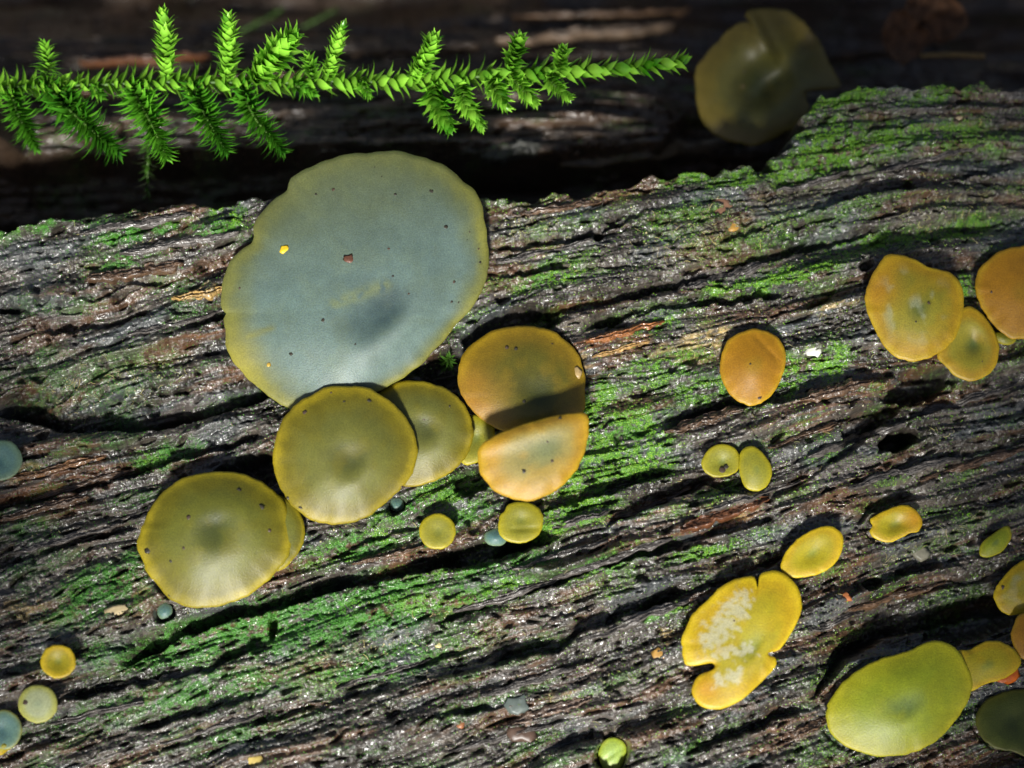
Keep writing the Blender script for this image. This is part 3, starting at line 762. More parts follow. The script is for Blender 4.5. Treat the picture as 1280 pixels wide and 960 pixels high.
def build_fungus(f):
    out, dim, z0 = f['out'], np.array(f['dim'], float), f['z']
    m = len(out)
    sd_ = f['seed']
    pal = PAL[f['pal']]
    cen = out.mean(0)
    size = np.sqrt(np.abs(np.sum(out[:, 0] * np.roll(out[:, 1], -1) - np.roll(out[:, 0], -1) * out[:, 1])) / 2 / math.pi)
    nr = int(np.clip(size / 2.4, 10, 44))
    ts = np.linspace(0, 1, nr + 1)[1:] ** .92
    T = np.repeat(ts, m)
    # rings slide from the dimple to the outline
    kw = max(2, int(m * .07))
    ker = np.exp(-(np.arange(-3 * kw, 3 * kw + 1) / kw) ** 2 / 2); ker /= ker.sum()
    sm_out = np.stack([np.convolve(np.concatenate([out[-3 * kw:, a], out[:, a], out[:3 * kw, a]]), ker, 'valid') for a in (0, 1)], 1)
    sm_out = dim + (sm_out - dim) * .98
    wt = (ts ** 5)[:, None, None]
    pxy = (dim[None, None] + ((sm_out - dim)[None] * (1 - wt) + (out - dim)[None] * wt) * ts[:, None, None]).reshape(-1, 2)
    pxy = np.vstack([dim[None], pxy]); T = np.concatenate([[0.0], T])
    A = np.arctan2(pxy[:, 1] - dim[1], pxy[:, 0] - dim[0])
    dr = f.get('dimr', .25)
    h = f['dish'] * (1 - np.exp(-(T / .62) ** 2)) / .92 - f['dish']
    h = h - f['dimple'] * .7 * np.exp(-(T / dr / 1.15) ** 2)
    h = h - f['roll'] * (np.clip((T - .45) / .55, 0, 1) ** 2.6) * .85
    amp = min(1.0, size / 80)
    h = h + amp * .30 * noise(pxy[:, 0] / 75, pxy[:, 1] / 75 + sd_, 110) * T + amp * .03 * noise(pxy[:, 0] / 22, pxy[:, 1] / 22 + sd_, 111)
    h = h + .13 * min(1, size / 50) * sstep(.6, 1, T) * noise(A * 3.1 + 7, T * 0 + sd_, 112)
    h = h + ((pxy[:, 0] - cen[0]) * f['tilt'][0] + (cen[1] - pxy[:, 1]) * -f['tilt'][1]) * PXM / MM
    if f.get('foldtop'):
        d = segdist(pxy[:, 0], pxy[:, 1], (602, 556), (728, 518))
        h = h + .5 * np.exp(-(d / 16) ** 2)
    if f.get('valley'):
        d = segdist(pxy[:, 0], pxy[:, 1], (946, 118), (1006, 60))
        h = h - 2.6 * np.exp(-(d / 26) ** 2)
        d = segdist(pxy[:, 0], pxy[:, 1], (946, 30), (962, 62))
        side = (pxy[:, 0] - 950) * .9 + (pxy[:, 1] - 40) * -.45
        h = h + 1.6 * np.exp(-(d / 20) ** 2) * sstep(14, -2, side)
        h = h - 1.8 * sstep(10, 40, side) * sstep(120, 60, pxy[:, 1])
    if f.get('crease'):
        d = segdist(pxy[:, 0], pxy[:, 1], *f['crease'])
        h = h - .13 * np.exp(-(d / 3.0) ** 2)
    zz = z0 + h * MM
    # colour of the flesh
    w1 = noise(pxy[:, 0] / 40, pxy[:, 1] / 40 + sd_ * 3, 113); w2 = noise(pxy[:, 0] / 11, pxy[:, 1] / 11 + sd_, 114)
    Tw = T + .06 * w1 + .012 * w2
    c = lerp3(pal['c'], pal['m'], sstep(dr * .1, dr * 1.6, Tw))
    tr = sstep(f.get('rim0', .60), max(.93, f.get('rim0', 0) + .22), Tw)[:, None]
    c = c * (1 - tr) + np.array(pal['r']) * tr
    eb = f.get('edge', .07)
    te = sstep(1 - eb * 1.8, 1 - eb * .2, T + .02 * w2)[:, None] * (.45 + .4 * sstep(-.4, .4, noise(np.cos(A) * 1.6 + sd_, np.sin(A) * 1.6, 119)))[:, None]
    c = c * (1 - te) + np.array(pal['e']) * te
    if f.get('blotch'):
        (bx, by), br, bc = f['blotch']
        b_ = np.exp(-(np.hypot(pxy[:, 0] - bx, pxy[:, 1] - by) / br) ** 2)[:, None] * .8
        c = c * (1 - b_) + np.array(bc) * b_
    if f.get('white'):
        d1 = np.exp(-(segdist(pxy[:, 0], pxy[:, 1], (890, 800), (925, 755)) / 24) ** 2)
        d2 = np.exp(-(segdist(pxy[:, 0], pxy[:, 1], (900, 852), (925, 842)) / 12) ** 2)
        d3 = np.exp(-(segdist(pxy[:, 0], pxy[:, 1], (900, 815), (935, 812)) / 13) ** 2)
        mm_ = np.maximum(np.maximum(d1, d2), d3) + .55 * noise(pxy[:, 0] / 9, pxy[:, 1] / 8, 115) + .3 * noise(pxy[:, 0] / 4, pxy[:, 1] / 4, 116)
        mm_ = sstep(.50, .95, mm_)[:, None] * .75
        c = c * (1 - mm_) + np.array((.52, .50, .34)) * mm_
    if f.get('scar'):
        mm_ = (sstep(.12, .62, noise(pxy[:, 0] / 20 + 4, pxy[:, 1] / 26 + sd_, 117) + .25 * noise(pxy[:, 0] / 7, pxy[:, 1] / 7, 118)) * sstep(.95, .6, T))[:, None] * .5
        c = c * (1 - mm_) + np.array((.40, .42, .26)) * mm_
    if f.get('greenish'):
        c = c * np.array((.75, .95, .35))
    if f.get('rimyellow'):
        c = c * (1 - te) + np.array((.45, .40, .04)) * te
    if f['key'] == 'A':
        sm = np.exp(-(segdist(pxy[:, 0], pxy[:, 1], (418, 380), (482, 356)) / 8) ** 2)
        sm = (sm * sstep(-.2, .3, w2 + .3) * .6)[:, None]
        c = c * (1 - sm) + np.array((.20, .23, .08)) * sm
        wr = (np.exp(-(segdist(pxy[:, 0], pxy[:, 1], (312, 420), (340, 410)) / 4) ** 2) * .6)[:, None]
        c = c * (1 - wr) + np.array((.24, .24, .05)) * wr
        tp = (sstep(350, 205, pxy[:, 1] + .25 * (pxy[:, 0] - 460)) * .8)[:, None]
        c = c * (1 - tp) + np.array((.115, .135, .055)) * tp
        yl = (np.exp(-(np.hypot((pxy[:, 0] - 300), pxy[:, 1] - 450) / 42) ** 2) * sstep(.7, 1, T) * .6)[:, None]
        c = c * (1 - yl) + np.array((.42, .36, .04)) * yl
    bl = (.35 * sstep(.0, .5, noise(pxy[:, 0] / 34 + 3, pxy[:, 1] / 34 + sd_ * 2, 122) + .3 * w2) * (0.4 if f['key'] == 'A' else 1))[:, None]
    c = c * (1 - bl) + np.array(pal['r']) * bl
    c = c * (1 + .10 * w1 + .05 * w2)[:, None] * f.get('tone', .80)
    top = P(pxy[:, 0], pxy[:, 1], zz)
    # thin rounded edge
    ctr = P(dim[0], dim[1], z0)
    last = top[-m:]
    rin = np.array(last)
    th = (.16 + .16 * min(1, size / 90)) * MM
    e1 = last.copy(); e1[:, :2] = ctr[:2] + (last[:, :2] - ctr[:2]) * 1.004; e1[:, 2] -= th * .5
    e2 = last.copy(); e2[:, :2] = ctr[:2] + (last[:, :2] - ctr[:2]) * .985; e2[:, 2] -= th
    V = np.vstack([top, e1, e2])
    C = np.vstack([c, c[-m:], c[-m:] * .9])
    Fc = []
    nxt = (np.arange(m) + 1) % m
    for j in range(m):
        Fc.append((0, 1 + nxt[j], 1 + j))
    for i in range(nr + 1):
        a = 1 + i * m
        for j in range(m):
            Fc.append((a + j, a + nxt[j], a + m + nxt[j], a + m + j))
    Fc = [q[::-1] for q in Fc]
    # check winding: outline given either way round
    area = np.sum(last[:, 0] * np.roll(last[:, 1], -1) - np.roll(last[:, 0], -1) * last[:, 1])
    if area > 0:
        Fc = [q[::-1] for q in Fc]
    org = ctr.copy()
    base_z = float(hs(ctr[0], ctr[1])) if f['key'] != 'I' else float(hs(ctr[0], ctr[1]))
    org[2] = min(base_z, z0 - .001)
    root = thing('cup_fungus', f['label'], 'fungus', org, f.get('group') or 'cup fungi growing on the log')
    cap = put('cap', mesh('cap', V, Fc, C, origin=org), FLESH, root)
    # underside: a shallow cone running in to the stalk
    Vb, Cb = [], []
    srad = max(.14, min(.3, 14 / size))
    for t in np.linspace(.985, srad, 7):
        i_ = int(np.argmin(np.abs(ts - t)))
        ring_ = top[1 + i_ * m:1 + (i_ + 1) * m].copy()
        if t > .98:
            ring_ = e2.copy()
        k_ = (1 - t) / (1 - srad)
        ring_[:, 2] -= .00003 + (0 if t > .98 else th) + k_ * (.0004 + .0006 * min(1, size / 60))
        Vb.append(ring_); Cb.append(np.tile(np.array(pal['r']) * .8, (m, 1)))
    Fb = []
    for i in range(6):
        a = i * m
        for j in range(m):
            q = (a + j, a + nxt[j], a + m + nxt[j], a + m + j)
            Fb.append(q if area < 0 else q[::-1])
    Fb = [q[::-1] for q in Fb]
    put('underside', mesh('underside', np.vstack(Vb), Fb, np.vstack(Cb), origin=org), FLESH, root)
    # stalk
    lastr = Vb[-1]
    Vs, Fs = [lastr], []
    zt = lastr[:, 2].mean()
    zb = min(base_z, zt - .0004) - .0009
    for t in (.35, .7, 1.0):
        r_ = lastr.copy()
        r_[:, :2] = ctr[:2] + (lastr[:, :2] - ctr[:2]) * (1 - .35 * math.sin(t * 2.4))
        r_[:, 2] = lastr[:, 2] * (1 - t) + zb * t
        Vs.append(r_)
    for i in range(3):
        a = i * m
        for j in range(m):
            q = (a + j, a + nxt[j], a + m + nxt[j], a + m + j)
            Fs.append(q[::-1] if area < 0 else q)
    put('stalk', mesh('stalk', np.vstack(Vs), Fs, np.tile(np.array(pal['r']) * .55, (m * 4, 1)), origin=org), FLESH, root)
    f['root'], f['cap'], f['org'] = root, cap, org
    f['topv'], f['topp'] = top, pxy
    return root


for f in F:
    build_fungus(f)
FK = {f['key']: f for f in F}


def lump(px, py, r, squash, col, seed, key=None, lift=0.0, el=1.0, rot=0.0):
    """small irregular grain lying on a cap or on the wood; returns verts, faces, colours, base point"""
    if key:
        f = FK[key]
        d = np.hypot(f['topp'][:, 0] - px, f['topp'][:, 1] - py)
        i = np.argsort(d)[:3]
        z = f['topv'][i, 2].mean()
    else:
        z = float(on_wood(np.array([px]), np.array([py]))[0, 2])
    c = P(px, py, z)
    V, Fc = [], []
    nl, na = 5, 9
    for i in range(nl + 1):
        ph = math.pi * i / nl
        for j in range(na):
            a = 2 * math.pi * j / na
            k_ = 1 + .7 * float(noise(np.array(math.cos(a) * 2.3 + seed), np.array(math.sin(a) * 2.3 + ph * .8), 120))
            x, y = r * PXM * math.sin(ph) * math.cos(a) * k_ * el, r * PXM * math.sin(ph) * math.sin(a) * k_
            k_ = 1.0
            V.append((c[0] + x * math.cos(rot) - y * math.sin(rot), c[1] + x * math.sin(rot) + y * math.cos(rot), c[2] + lift * MM + r * PXM * squash * math.cos(ph) * k_))
    for i in range(nl):
        for j in range(na):
            a, b = i * na + j, i * na + (j + 1) % na
            Fc.append((a, a + na, b + na, b))
    V = np.array(V)
    return V, Fc, np.tile(np.array(col), (len(V), 1)) * (1 + .3 * noise(V[:, 0] / .0003, V[:, 1] / .0003, 121))[:, None], c


# dark pits and grit stuck in the caps (pieces of the cap)
SPOTS = {'A': [(417, 237, 2.4), (539, 239, 2.6), (557, 284, 3.0), (486, 311, 1.8), (404, 400, 2.6), (364, 442, 2.2), (567, 352, 2.2), (564, 377, 2.0), (491, 345, 1.6), (586, 290, 1.6), (600, 328, 1.6), (494, 243, 1.8), (300, 360, 1.6), (395, 243, 1.5), (583, 300, 1.5), (511, 367, 1.3), (444, 430, 1.3), (573, 378, 1.4), (598, 311, 1.4), (468, 209, 1.1), (477, 221, 1.1)],
         'B': [(381, 516, 2.6), (461, 501, 2.6), (430, 502, 1.8), (502, 608, 1.6), (376, 634, 2.4), (360, 622, 2.4), (414, 491, 1.4)],
         'D': [(236, 647, 3.2), (298, 613, 2.6), (326, 634, 3.4), (336, 663, 2.6), (214, 701, 2.0), (185, 688, 4.0), (230, 685, 1.8), (212, 744, 2.0)],
         'C': [(530, 524, 1.6), (562, 508, 1.3)], 'E': [(634, 435, 2.6), (645, 436, 2.2), (655, 502, 2.4), (690, 430, 1.4)],
         'F': [(690, 576, 2.2), (655, 588, 2.6), (700, 523, 1.8), (684, 552, 1.4)], 'I': [(928, 107, 2.2), (930, 89, 1.8), (895, 126, 1.2)], 'K': [(1161, 379, 2.2), (1145, 402, 1.2)], 'J': [(950, 497, 2.6), (938, 455, 1.4)],
         'R': [(918, 776, 1.4)], 'N': [(903, 588, 5.0), (908, 584, 3.4)], 'X2': [(32, 878, 3.2)], 'M': [(1240, 365, 2.0)], 'U': [(1254, 734, 2.6)], 'L': [(1228, 452, 1.2)]}
for key, lst in SPOTS.items():
    for i, (x, y, r) in enumerate(lst):
        V, Fc, C, c = lump(x, y, r, .16, (.035, .03, .02) if i % 3 else (.07, .045, .03), i * 3.1 + x, key)
        put('grit_speck', mesh('grit_speck', V, Fc, C, origin=FK[key]['org']), CRUMB, FK[key]['cap'])

# crumbs that lie on things
for px, py, r, sq, col, key, el, rot, nm, lab, cat in [
    (356, 311, 5, .5, (.75, .50, .02), 'A', 1.2, .3, 'yellow_crumb', 'tiny bright yellow crumb lying on the largest blue grey cap', 'crumb'),
    (436, 324, 6, .4, (.12, .05, .03), 'A', 1.2, -.3, 'brown_crumb', 'tiny reddish brown crumb lying on the largest blue grey cap', 'crumb'),
    (336, 456, 3, .5, (.55, .36, .06), 'A', 1.1, .4, 'tan_crumb', 'tiny tan crumb near the lower rim of the largest blue grey cap', 'crumb'),
    (722, 466, 7, .5, (.40, .28, .12), 'E', .7, .2, 'tan_crumb', 'pale tan crumb on the rim of the orange rimmed olive fungus', 'crumb'),
    (906, 262, 15, .25, (.28, .15, .09), None, 1.4, -.35, 'bark_flake', 'reddish brown bark flake on the grey wood with lichen', 'bark flake'),
    (916, 284, 7, .3, (.45, .25, .05), None, 1.4, -.1, 'bark_flake', 'small orange bark flake below a reddish brown one', 'bark flake'),
    (1016, 439, 8, .35, (.75, .75, .65), None, 1.3, .4, 'white_flake', 'small white flake lying on green algae', 'flake'),
    (1198, 147, 6, .5, (.40, .32, .20), None, 1.2, 0, 'tan_crumb', 'round tan crumb on mossy wood near the shaded gap', 'crumb'),
    (320, 952, 7, .4, (.55, .42, .12), None, 2.0, -.4, 'wood_flake', 'narrow pale yellow wood flake on the grey wood', 'wood flake'),
    (576, 906, 5, .6, (.30, .12, .05), None, 1, 0, 'brown_crumb', 'small orange brown crumb on grey wood by a short dark pit', 'crumb'),
    (648, 882, 12, .3, (.11, .135, .12), None, 1.2, -.3, 'pale_flake', 'pale teal flake on the grey wood', 'flake'),
    (652, 918, 12, .4, (.09, .055, .038), None, 1.5, -.2, 'bark_flake', 'dull red brown bark flake below the pale teal flake', 'bark flake'),
    (826, 818, 7, .4, (.45, .25, .06), None, 1.5, -.4, 'wood_flake', 'orange wood flake beside the kidney shaped yellow fungus', 'wood flake'),
    (1056, 746, 6, .5, (.35, .12, .04), None, 1.4, 0, 'brown_crumb', 'small rusty orange crumb on dark grey wood', 'crumb'),
    (1150, 690, 10, .3, (.20, .19, .14), None, 1.3, -.2, 'pale_flake', 'pale grey flake below the small wavy edged fungus', 'flake'),
    (1262, 845, 11, .5, (.55, .12, .01), None, 1.6, .5, 'orange_lump', 'bright orange red lump under the lumpy yellow fungus', 'fungus'),
    (148, 763, 8, .3, (.5, .40, .22), None, 1.6, .2, 'wood_flake', 'small tan wood flake on green wood left of a tiny blue green bead', 'wood flake'),
    (548, 806, 4, .6, (.5, .45, .2), None, 1.2, 0, 'tan_crumb', 'small cream crumb on the green streaked wood', 'crumb')]:
    V, Fc, C, c = lump(px, py, r, sq * .5, col, px * .37, key, 0.05 if not key else .02, el, rot)
    o = put(nm, mesh(nm, V, Fc, C, origin=c, smooth=False), CRUMB)
    o.location = [float(q) for q in c]
    tag(o, lab, cat)

# ------------------------------------------------------------------ algae grains: nobody could count them
def grains(name, mask, count, rmin, rmax, cols, label, cat, squash=.8, parent=None, mat=None, tone=None):
    sub = (gpx > -40) & (gpx < 1320) & (gpy > -40) & (gpy < 1000)
    wgt = np.where(sub, mask, 0).ravel()
    wgt = wgt / wgt.sum()
    pick = RNG.choice(wgt.size, count, p=wgt)
    x = GX.ravel()[pick] + RNG.uniform(-.5, .5, count) * STEP
    y = GY.ravel()[pick] + RNG.uniform(-.5, .5, count) * STEP
    z = hs(x, y)
    r = RNG.uniform(rmin, rmax, count) * MM * RNG.uniform(.6, 1, count)
    o6 = np.array([(1, 0, -.25), (0, 1, -.25), (-1, 0, -.25), (0, -1, -.25), (0, 0, 1)], float)
    fc = np.array([(0, 1, 4), (1, 2, 4), (2, 3, 4), (3, 0, 4)])
    v = o6[None] * (1 + RNG.uniform(-.3, .3, (count, 5, 1)))
    a = RNG.uniform(0, 6.28, count)
    ca, sa = np.cos(a), np.sin(a)
    vx = v[..., 0] * ca[:, None] - v[..., 1] * sa[:, None]
    vy = v[..., 0] * sa[:, None] + v[..., 1] * ca[:, None]
    tl = RNG.uniform(-.5, .5, (count, 2))
    vz = v[..., 2] * squash + vx * tl[:, :1] + vy * tl[:, 1:]
    V = np.stack([x[:, None] + vx * r[:, None], y[:, None] + vy * r[:, None], (z + r * .25)[:, None] + vz * r[:, None]], -1).reshape(-1, 3)
    Fc = (fc[None] + (np.arange(count) * 5)[:, None, None]).reshape(-1, 3)
    cc = np.array(cols)[RNG.integers(0, len(cols), count)] * RNG.uniform(.6, 1.35, (count, 1))
    if tone is not None:
        cc = cc * tone(x, y)
    C = np.repeat(cc, 5, 0)
    o = put(name, mesh(name, V, Fc, C, smooth=False), mat or ALGAE, parent, 'stuff')
    if label:
        tag(o, label, cat)
    return o


gm = np.clip(green_m, 0, 1) ** 1.3 * (1 - .75 * upper_m)
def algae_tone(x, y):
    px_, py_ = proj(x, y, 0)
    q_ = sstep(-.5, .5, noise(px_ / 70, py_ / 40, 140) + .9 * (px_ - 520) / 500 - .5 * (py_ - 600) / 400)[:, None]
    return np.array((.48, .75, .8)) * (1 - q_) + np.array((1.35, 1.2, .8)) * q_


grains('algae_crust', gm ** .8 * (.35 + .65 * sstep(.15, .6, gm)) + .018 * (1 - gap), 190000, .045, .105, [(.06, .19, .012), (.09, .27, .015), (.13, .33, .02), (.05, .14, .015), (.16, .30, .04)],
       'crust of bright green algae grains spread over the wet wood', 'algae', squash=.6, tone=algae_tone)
lm = (gL * sstep(.1, .5, n_b + .4) + .05) * (1 - gap)
wm = (1 - gap * .8) * (1 - .8 * green_m) * sstep(-.3, .3, n_b + n_a)
grains('wood_grit', wm, 60000, .05, .12, [(.08, .07, .065), (.11, .10, .09), (.07, .05, .035), (.15, .14, .13)], 'wet dark grit covering the rotting wood', 'grit', mat=GRIT, squash=.42)
grains('wood_crumbs', lm, 5200, .06, .16, [(.30, .27, .16), (.22, .20, .15), (.42, .38, .18), (.14, .10, .07), (.25, .28, .10)],
       'pale grit and lichen crumbs scattered over the grey wood', 'grit', mat=CRUMB)

# fine pale threads and rootlets on the wood
def threads(count):
    mk = (gL + .35 * gT + .03) * (1 - gap)
    sub = (gpx > -20) & (gpx < 1300) & (gpy > 100) & (gpy < 980)
    wgt = np.where(sub, mk, 0).ravel(); wgt = wgt / wgt.sum()
    pick = RNG.choice(wgt.size, count, p=wgt)
    Vs, Fs, Cs, b = [], [], [], 0
    for k_ in pick:
        x0, y0 = GX.ravel()[k_], GY.ravel()[k_]
        a = random.uniform(0, 6.28); L_ = random.uniform(.4, 1.3) * MM; bend = random.uniform(-2.2, 2.2)
        n_ = 7
        pts = []
        for i in range(n_):
            pts.append((x0, y0)); a += bend / n_
            x0 += math.cos(a) * L_ / n_; y0 += math.sin(a) * L_ / n_
        pts = np.array(pts)
        z = hs(pts[:, 0], pts[:, 1]) + np.sin(np.linspace(0, 3.1, n_)) * random.uniform(.02, .25) * MM + .00004
        V, Fc = tube(np.column_stack([pts, z]), np.full(n_, random.uniform(.018, .04) * MM), 3)
        Fc = [q for q in Fc if len(q) == 4]
        Vs.append(V); Fs.append(np.array(Fc) + b); b += len(V)
        col = random.choice([(.55, .50, .25), (.45, .48, .18), (.60, .52, .20), (.35, .30, .18)])
        Cs.append(np.tile(np.array(col) * random.uniform(.6, 1.1), (len(V), 1)))
    o = put('rootlets', mesh('rootlets', np.vstack(Vs), np.vstack(Fs), np.vstack(Cs)), CRUMB, None, 'stuff')
    tag(o, 'fine pale threads and rootlets scattered over the wet wood', 'rootlets')


# ------------------------------------------------------------------ moss
def leaf_mesh(name, wid, curl, cup):
    nl = 6
    V, Fc = [], []
    for i in range(nl + 1):
        t = i / nl
        wv = wid * (math.sin(math.pi * min(1, t * .9 + .12)) ** .8) * (1 - t ** 3.0) * 1.15 + .004
        for s in (-1, 0, 1):
            V.append((s * wv, t, curl * t * t * t + cup * wv * (abs(s) - .4) - .10 * math.sin(math.pi * t)))
    for i in range(nl):
        for j in range(2):
            a = i * 3 + j
            Fc.append((a, a + 1, a + 4, a + 3))
    return np.array(V), np.array(Fc)


LEAFT = np.repeat(np.interp(np.linspace(0, 1, 7), [0, .5, 1], [.45, .95, 1.55]), 3)
LEAFV = [leaf_mesh('leaf', .25, -.35, .5), leaf_mesh('leaf', .22, -.55, .4), leaf_mesh('leaf', .28, -.2, .6), leaf_mesh('leaf', .23, -.05, .4)]
LEAFN = [leaf_mesh('leaf', .14, -.5, .4), leaf_mesh('leaf', .12, -.8, .3), leaf_mesh('leaf', .16, -.35, .4)]
LEAF_ME = {}


def leaf_me(kind, i, mat):
    k_ = (kind, i, mat.name)
    if k_ not in LEAF_ME:
        V, Fc = (LEAFV if kind == 'wide' else LEAFN)[i]
        me = mesh('leaf', V, Fc, np.repeat(LEAFT[:, None], 3, 1))
        me.materials.append(mat)
        LEAF_ME[k_] = me
    return LEAF_ME[k_]


def tube(path, rad, ns=7):
    path = np.array(path); n_ = len(path)
    V, Fc = [], []
    for i in range(n_):
        t = path[min(i + 1, n_ - 1)] - path[max(i - 1, 0)]
        t = t / np.linalg.norm(t)
        u = np.cross(t, (0, 0, 1.0)); u /= np.linalg.norm(u) + 1e-12
        v_ = np.cross(u, t)
        for j in range(ns):
            a = 2 * math.pi * j / ns
            V.append(path[i] + rad[i] * (math.cos(a) * u + math.sin(a) * v_))
    for i in range(n_ - 1):
        for j in range(ns):
            Fc.append((i * ns + j, i * ns + (j + 1) % ns, (i + 1) * ns + (j + 1) % ns, (i + 1) * ns + j))
    Fc.append(tuple(range(ns - 1, -1, -1))); Fc.append(tuple((n_ - 1) * ns + j for j in range(ns)))
    return np.array(V), Fc


def polyline(ctrl, n_):
    c = np.array(ctrl, float)
    s = np.concatenate([[0], np.cumsum(np.linalg.norm(np.diff(c, axis=0), axis=1))])
    t = np.linspace(0, s[-1], n_)
    p = np.stack([np.interp(t, s, c[:, k_]) for k_ in range(3)], 1)
    for _ in range(3):
        p[1:-1] = (p[:-2] + 2 * p[1:-1] + p[2:]) / 4
    return p


def shoot_frames(path, count, llen, spread, tip_close, taper, start=0.0):
    """leaf frames round an axis: list of (4x4, length)"""
    n_ = len(path)
    res = []
    for k_ in range(count):
        t = start + (1 - start) * (k_ + .5) / count
        x = t * (n_ - 1); i = min(int(x), n_ - 2); fr = x - i
        p = path[i] * (1 - fr) + path[i + 1] * fr
        ax_ = path[i + 1] - path[i]; ax_ = ax_ / np.linalg.norm(ax_)
        u = np.cross(ax_, (0, 0, 1.0)); u /= np.linalg.norm(u) + 1e-12
        v_ = np.cross(u, ax_)
        g_ = k_ * 2.39996 + random.uniform(-.35, .35)
        rad = math.cos(g_) * u + math.sin(g_) * v_ * .8
        rad /= np.linalg.norm(rad)
        ang = spread * (1 - tip_close * t ** 3) * random.uniform(.8, 1.2)
        d = math.cos(ang) * ax_ + math.sin(ang) * rad
        nrm = -math.cos(ang) * rad + math.sin(ang) * ax_
        sx = np.cross(d, nrm)
        l = llen * (1 - taper * abs(2 * t - .9) ** 2.2) * random.uniform(.8, 1.15)
        M = np.eye(4)
        M[:3, 0] = sx * l; M[:3, 1] = d * l; M[:3, 2] = nrm * l; M[:3, 3] = p
        res.append((M, l))
    return res


def moss_part(parent_root, org, name, path, rad, frames, kind, mat, singles, stem_mat=STEM, slabel=None):
    V, Fc = tube(path, rad)
    br = put(name, mesh(name, V, Fc, np.full((len(V), 3), .8), origin=org), stem_mat, parent_root)
    lib = LEAFV if kind == 'wide' else LEAFN
    frames = sorted(frames, key=lambda q: -q[0][2, 3] - q[1] * .3)     # the leaves on the open side first
    for M, l in frames[:singles]:
        o = put('leaf', leaf_me(kind, random.randrange(len(lib)), mat), None, br)
        MM4 = M.copy(); MM4[:3, 3] -= np.asarray(org)
        o.matrix_basis = Matrix(MM4.tolist())
    rest = frames[singles:]
    if rest:
        Vs, Fs, b = [], [], 0
        for M, l in rest:
            lv, lf = lib[random.randrange(len(lib))]
            Vs.append(lv @ M[:3, :3].T + M[:3, 3]); Fs.append(lf + b); b += len(lv)
        put('small_leaves', mesh('small_leaves', np.vstack(Vs), np.vstack(Fs), np.repeat(np.tile(LEAFT, len(rest))[:, None], 3, 1), origin=org), mat, br, 'stuff')
    return br


ZS = .0012
stem_px = [(-40, 112, -1.5), (0, 110, 0), (60, 107, .8), (130, 106, 1.0), (200, 102, 1.2), (280, 103, 1.2), (350, 104, 1.2), (420, 101, 1.2), (480, 103, 1.2), (540, 100, 1.2), (590, 96, 1.4), (640, 93, 1.6), (700, 90, 1.8), (750, 88, 2.0), (800, 83, 2.2), (850, 77, 2.4)]
stem_path = polyline([P(a, b, c * MM) for a, b, c in stem_px], 60)
base_p = on_wood(np.array([-40.0]), np.array([112.0]))[0]
moss = thing('moss_shoot', 'long bright green feathery moss shoot lying across the dark gap in the log', 'moss', base_p)
left_end = np.vstack([base_p + np.array([-.001, 0, -.0006]), stem_path])
rad = np.full(len(left_end), .00022); rad[-12:] = np.linspace(.0003, .0001, 12)
fr = shoot_frames(stem_path[1:], 330, .0026, .80, .5, .10)
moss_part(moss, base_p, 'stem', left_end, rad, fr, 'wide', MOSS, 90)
BR = [  # base, tip, height change mm, width px, leaf kind, leaves, singles
    ((62, 100), (56, 56), 1.2, 14, 'narrow', 44, 0), ((203, 98), (204, 17), 2.5, 17, 'wide', 46, 24), ((283, 98), (285, 21), 2.5, 17, 'wide', 46, 24), ((322, 96), (366, 47), 2.6, 24, 'wide', 46, 24),
    ((408, 96), (428, 33), 2.0, 14, 'wide', 34, 14), ((398, 96), (384, 70), 1.6, 12, 'wide', 18, 4), ((520, 98), (542, 50), 2.2, 18, 'wide', 38, 18), ((634, 90), (650, 47), 2.4, 16, 'wide', 26, 12), ((690, 88), (704, 62), 2.0, 14, 'wide', 20, 8),
    ((8, 112), (44, 184), -1.0, 23, 'narrow', 60, 4), ((60, 110), (146, 190), .8, 27, 'narrow', 84, 16), ((80, 108), (112, 165), -.5, 20, 'narrow', 40, 0), ((155, 108), (208, 195), .8, 25, 'narrow', 76, 14), ((244, 108), (282, 188), .8, 24, 'narrow', 72, 12), ((304, 108), (353, 190), .4, 22, 'narrow', 68, 10),
    ((542, 104), (560, 158), 1.0, 22, 'wide', 36, 12), ((576, 104), (600, 157), 1.0, 20, 'wide', 32, 10), ((604, 100), (632, 132), 1.2, 20, 'wide', 24, 8), ((640, 98), (668, 128), 1.2, 18, 'wide', 22, 8), ((676, 96), (710, 122), 1.2, 17, 'wide', 20, 6),
    ((450, 104), (462, 120), .5, 12, 'wide', 12, 0), ((120, 110), (128, 122), .3, 12, 'wide', 10, 0), ((360, 106), (392, 118), .6, 14, 'wide', 14, 0)]
for (b0, b1, dz, wpx, kind, cnt, sing) in BR:
    if b1[1] < b0[1]:
        dz *= 2.0
        wpx *= 1.2
    j = int(np.argmin(np.abs(np.array([proj(*q)[0] for q in stem_path]) - b0[0])))
    p0 = stem_path[j]
    p1 = P(b1[0], b1[1], p0[2] + dz * MM)
    mid = (p0 + p1) / 2 + np.array([0, 0, .0006]) + np.array([(p1[1] - p0[1]) * random.uniform(-.02, .16), 0, 0])
    pth = polyline([p0, mid, p1], 16)
    ll = wpx * PXM * (1.15 if kind == 'wide' else 1.1)
    cnt = int(cnt * 2.1)
    frs = shoot_frames(pth, cnt, ll, .58 if kind == 'wide' else .85, .65, .35)
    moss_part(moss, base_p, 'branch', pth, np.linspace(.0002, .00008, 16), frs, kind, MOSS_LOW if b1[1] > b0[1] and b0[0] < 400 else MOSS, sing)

threads(900)
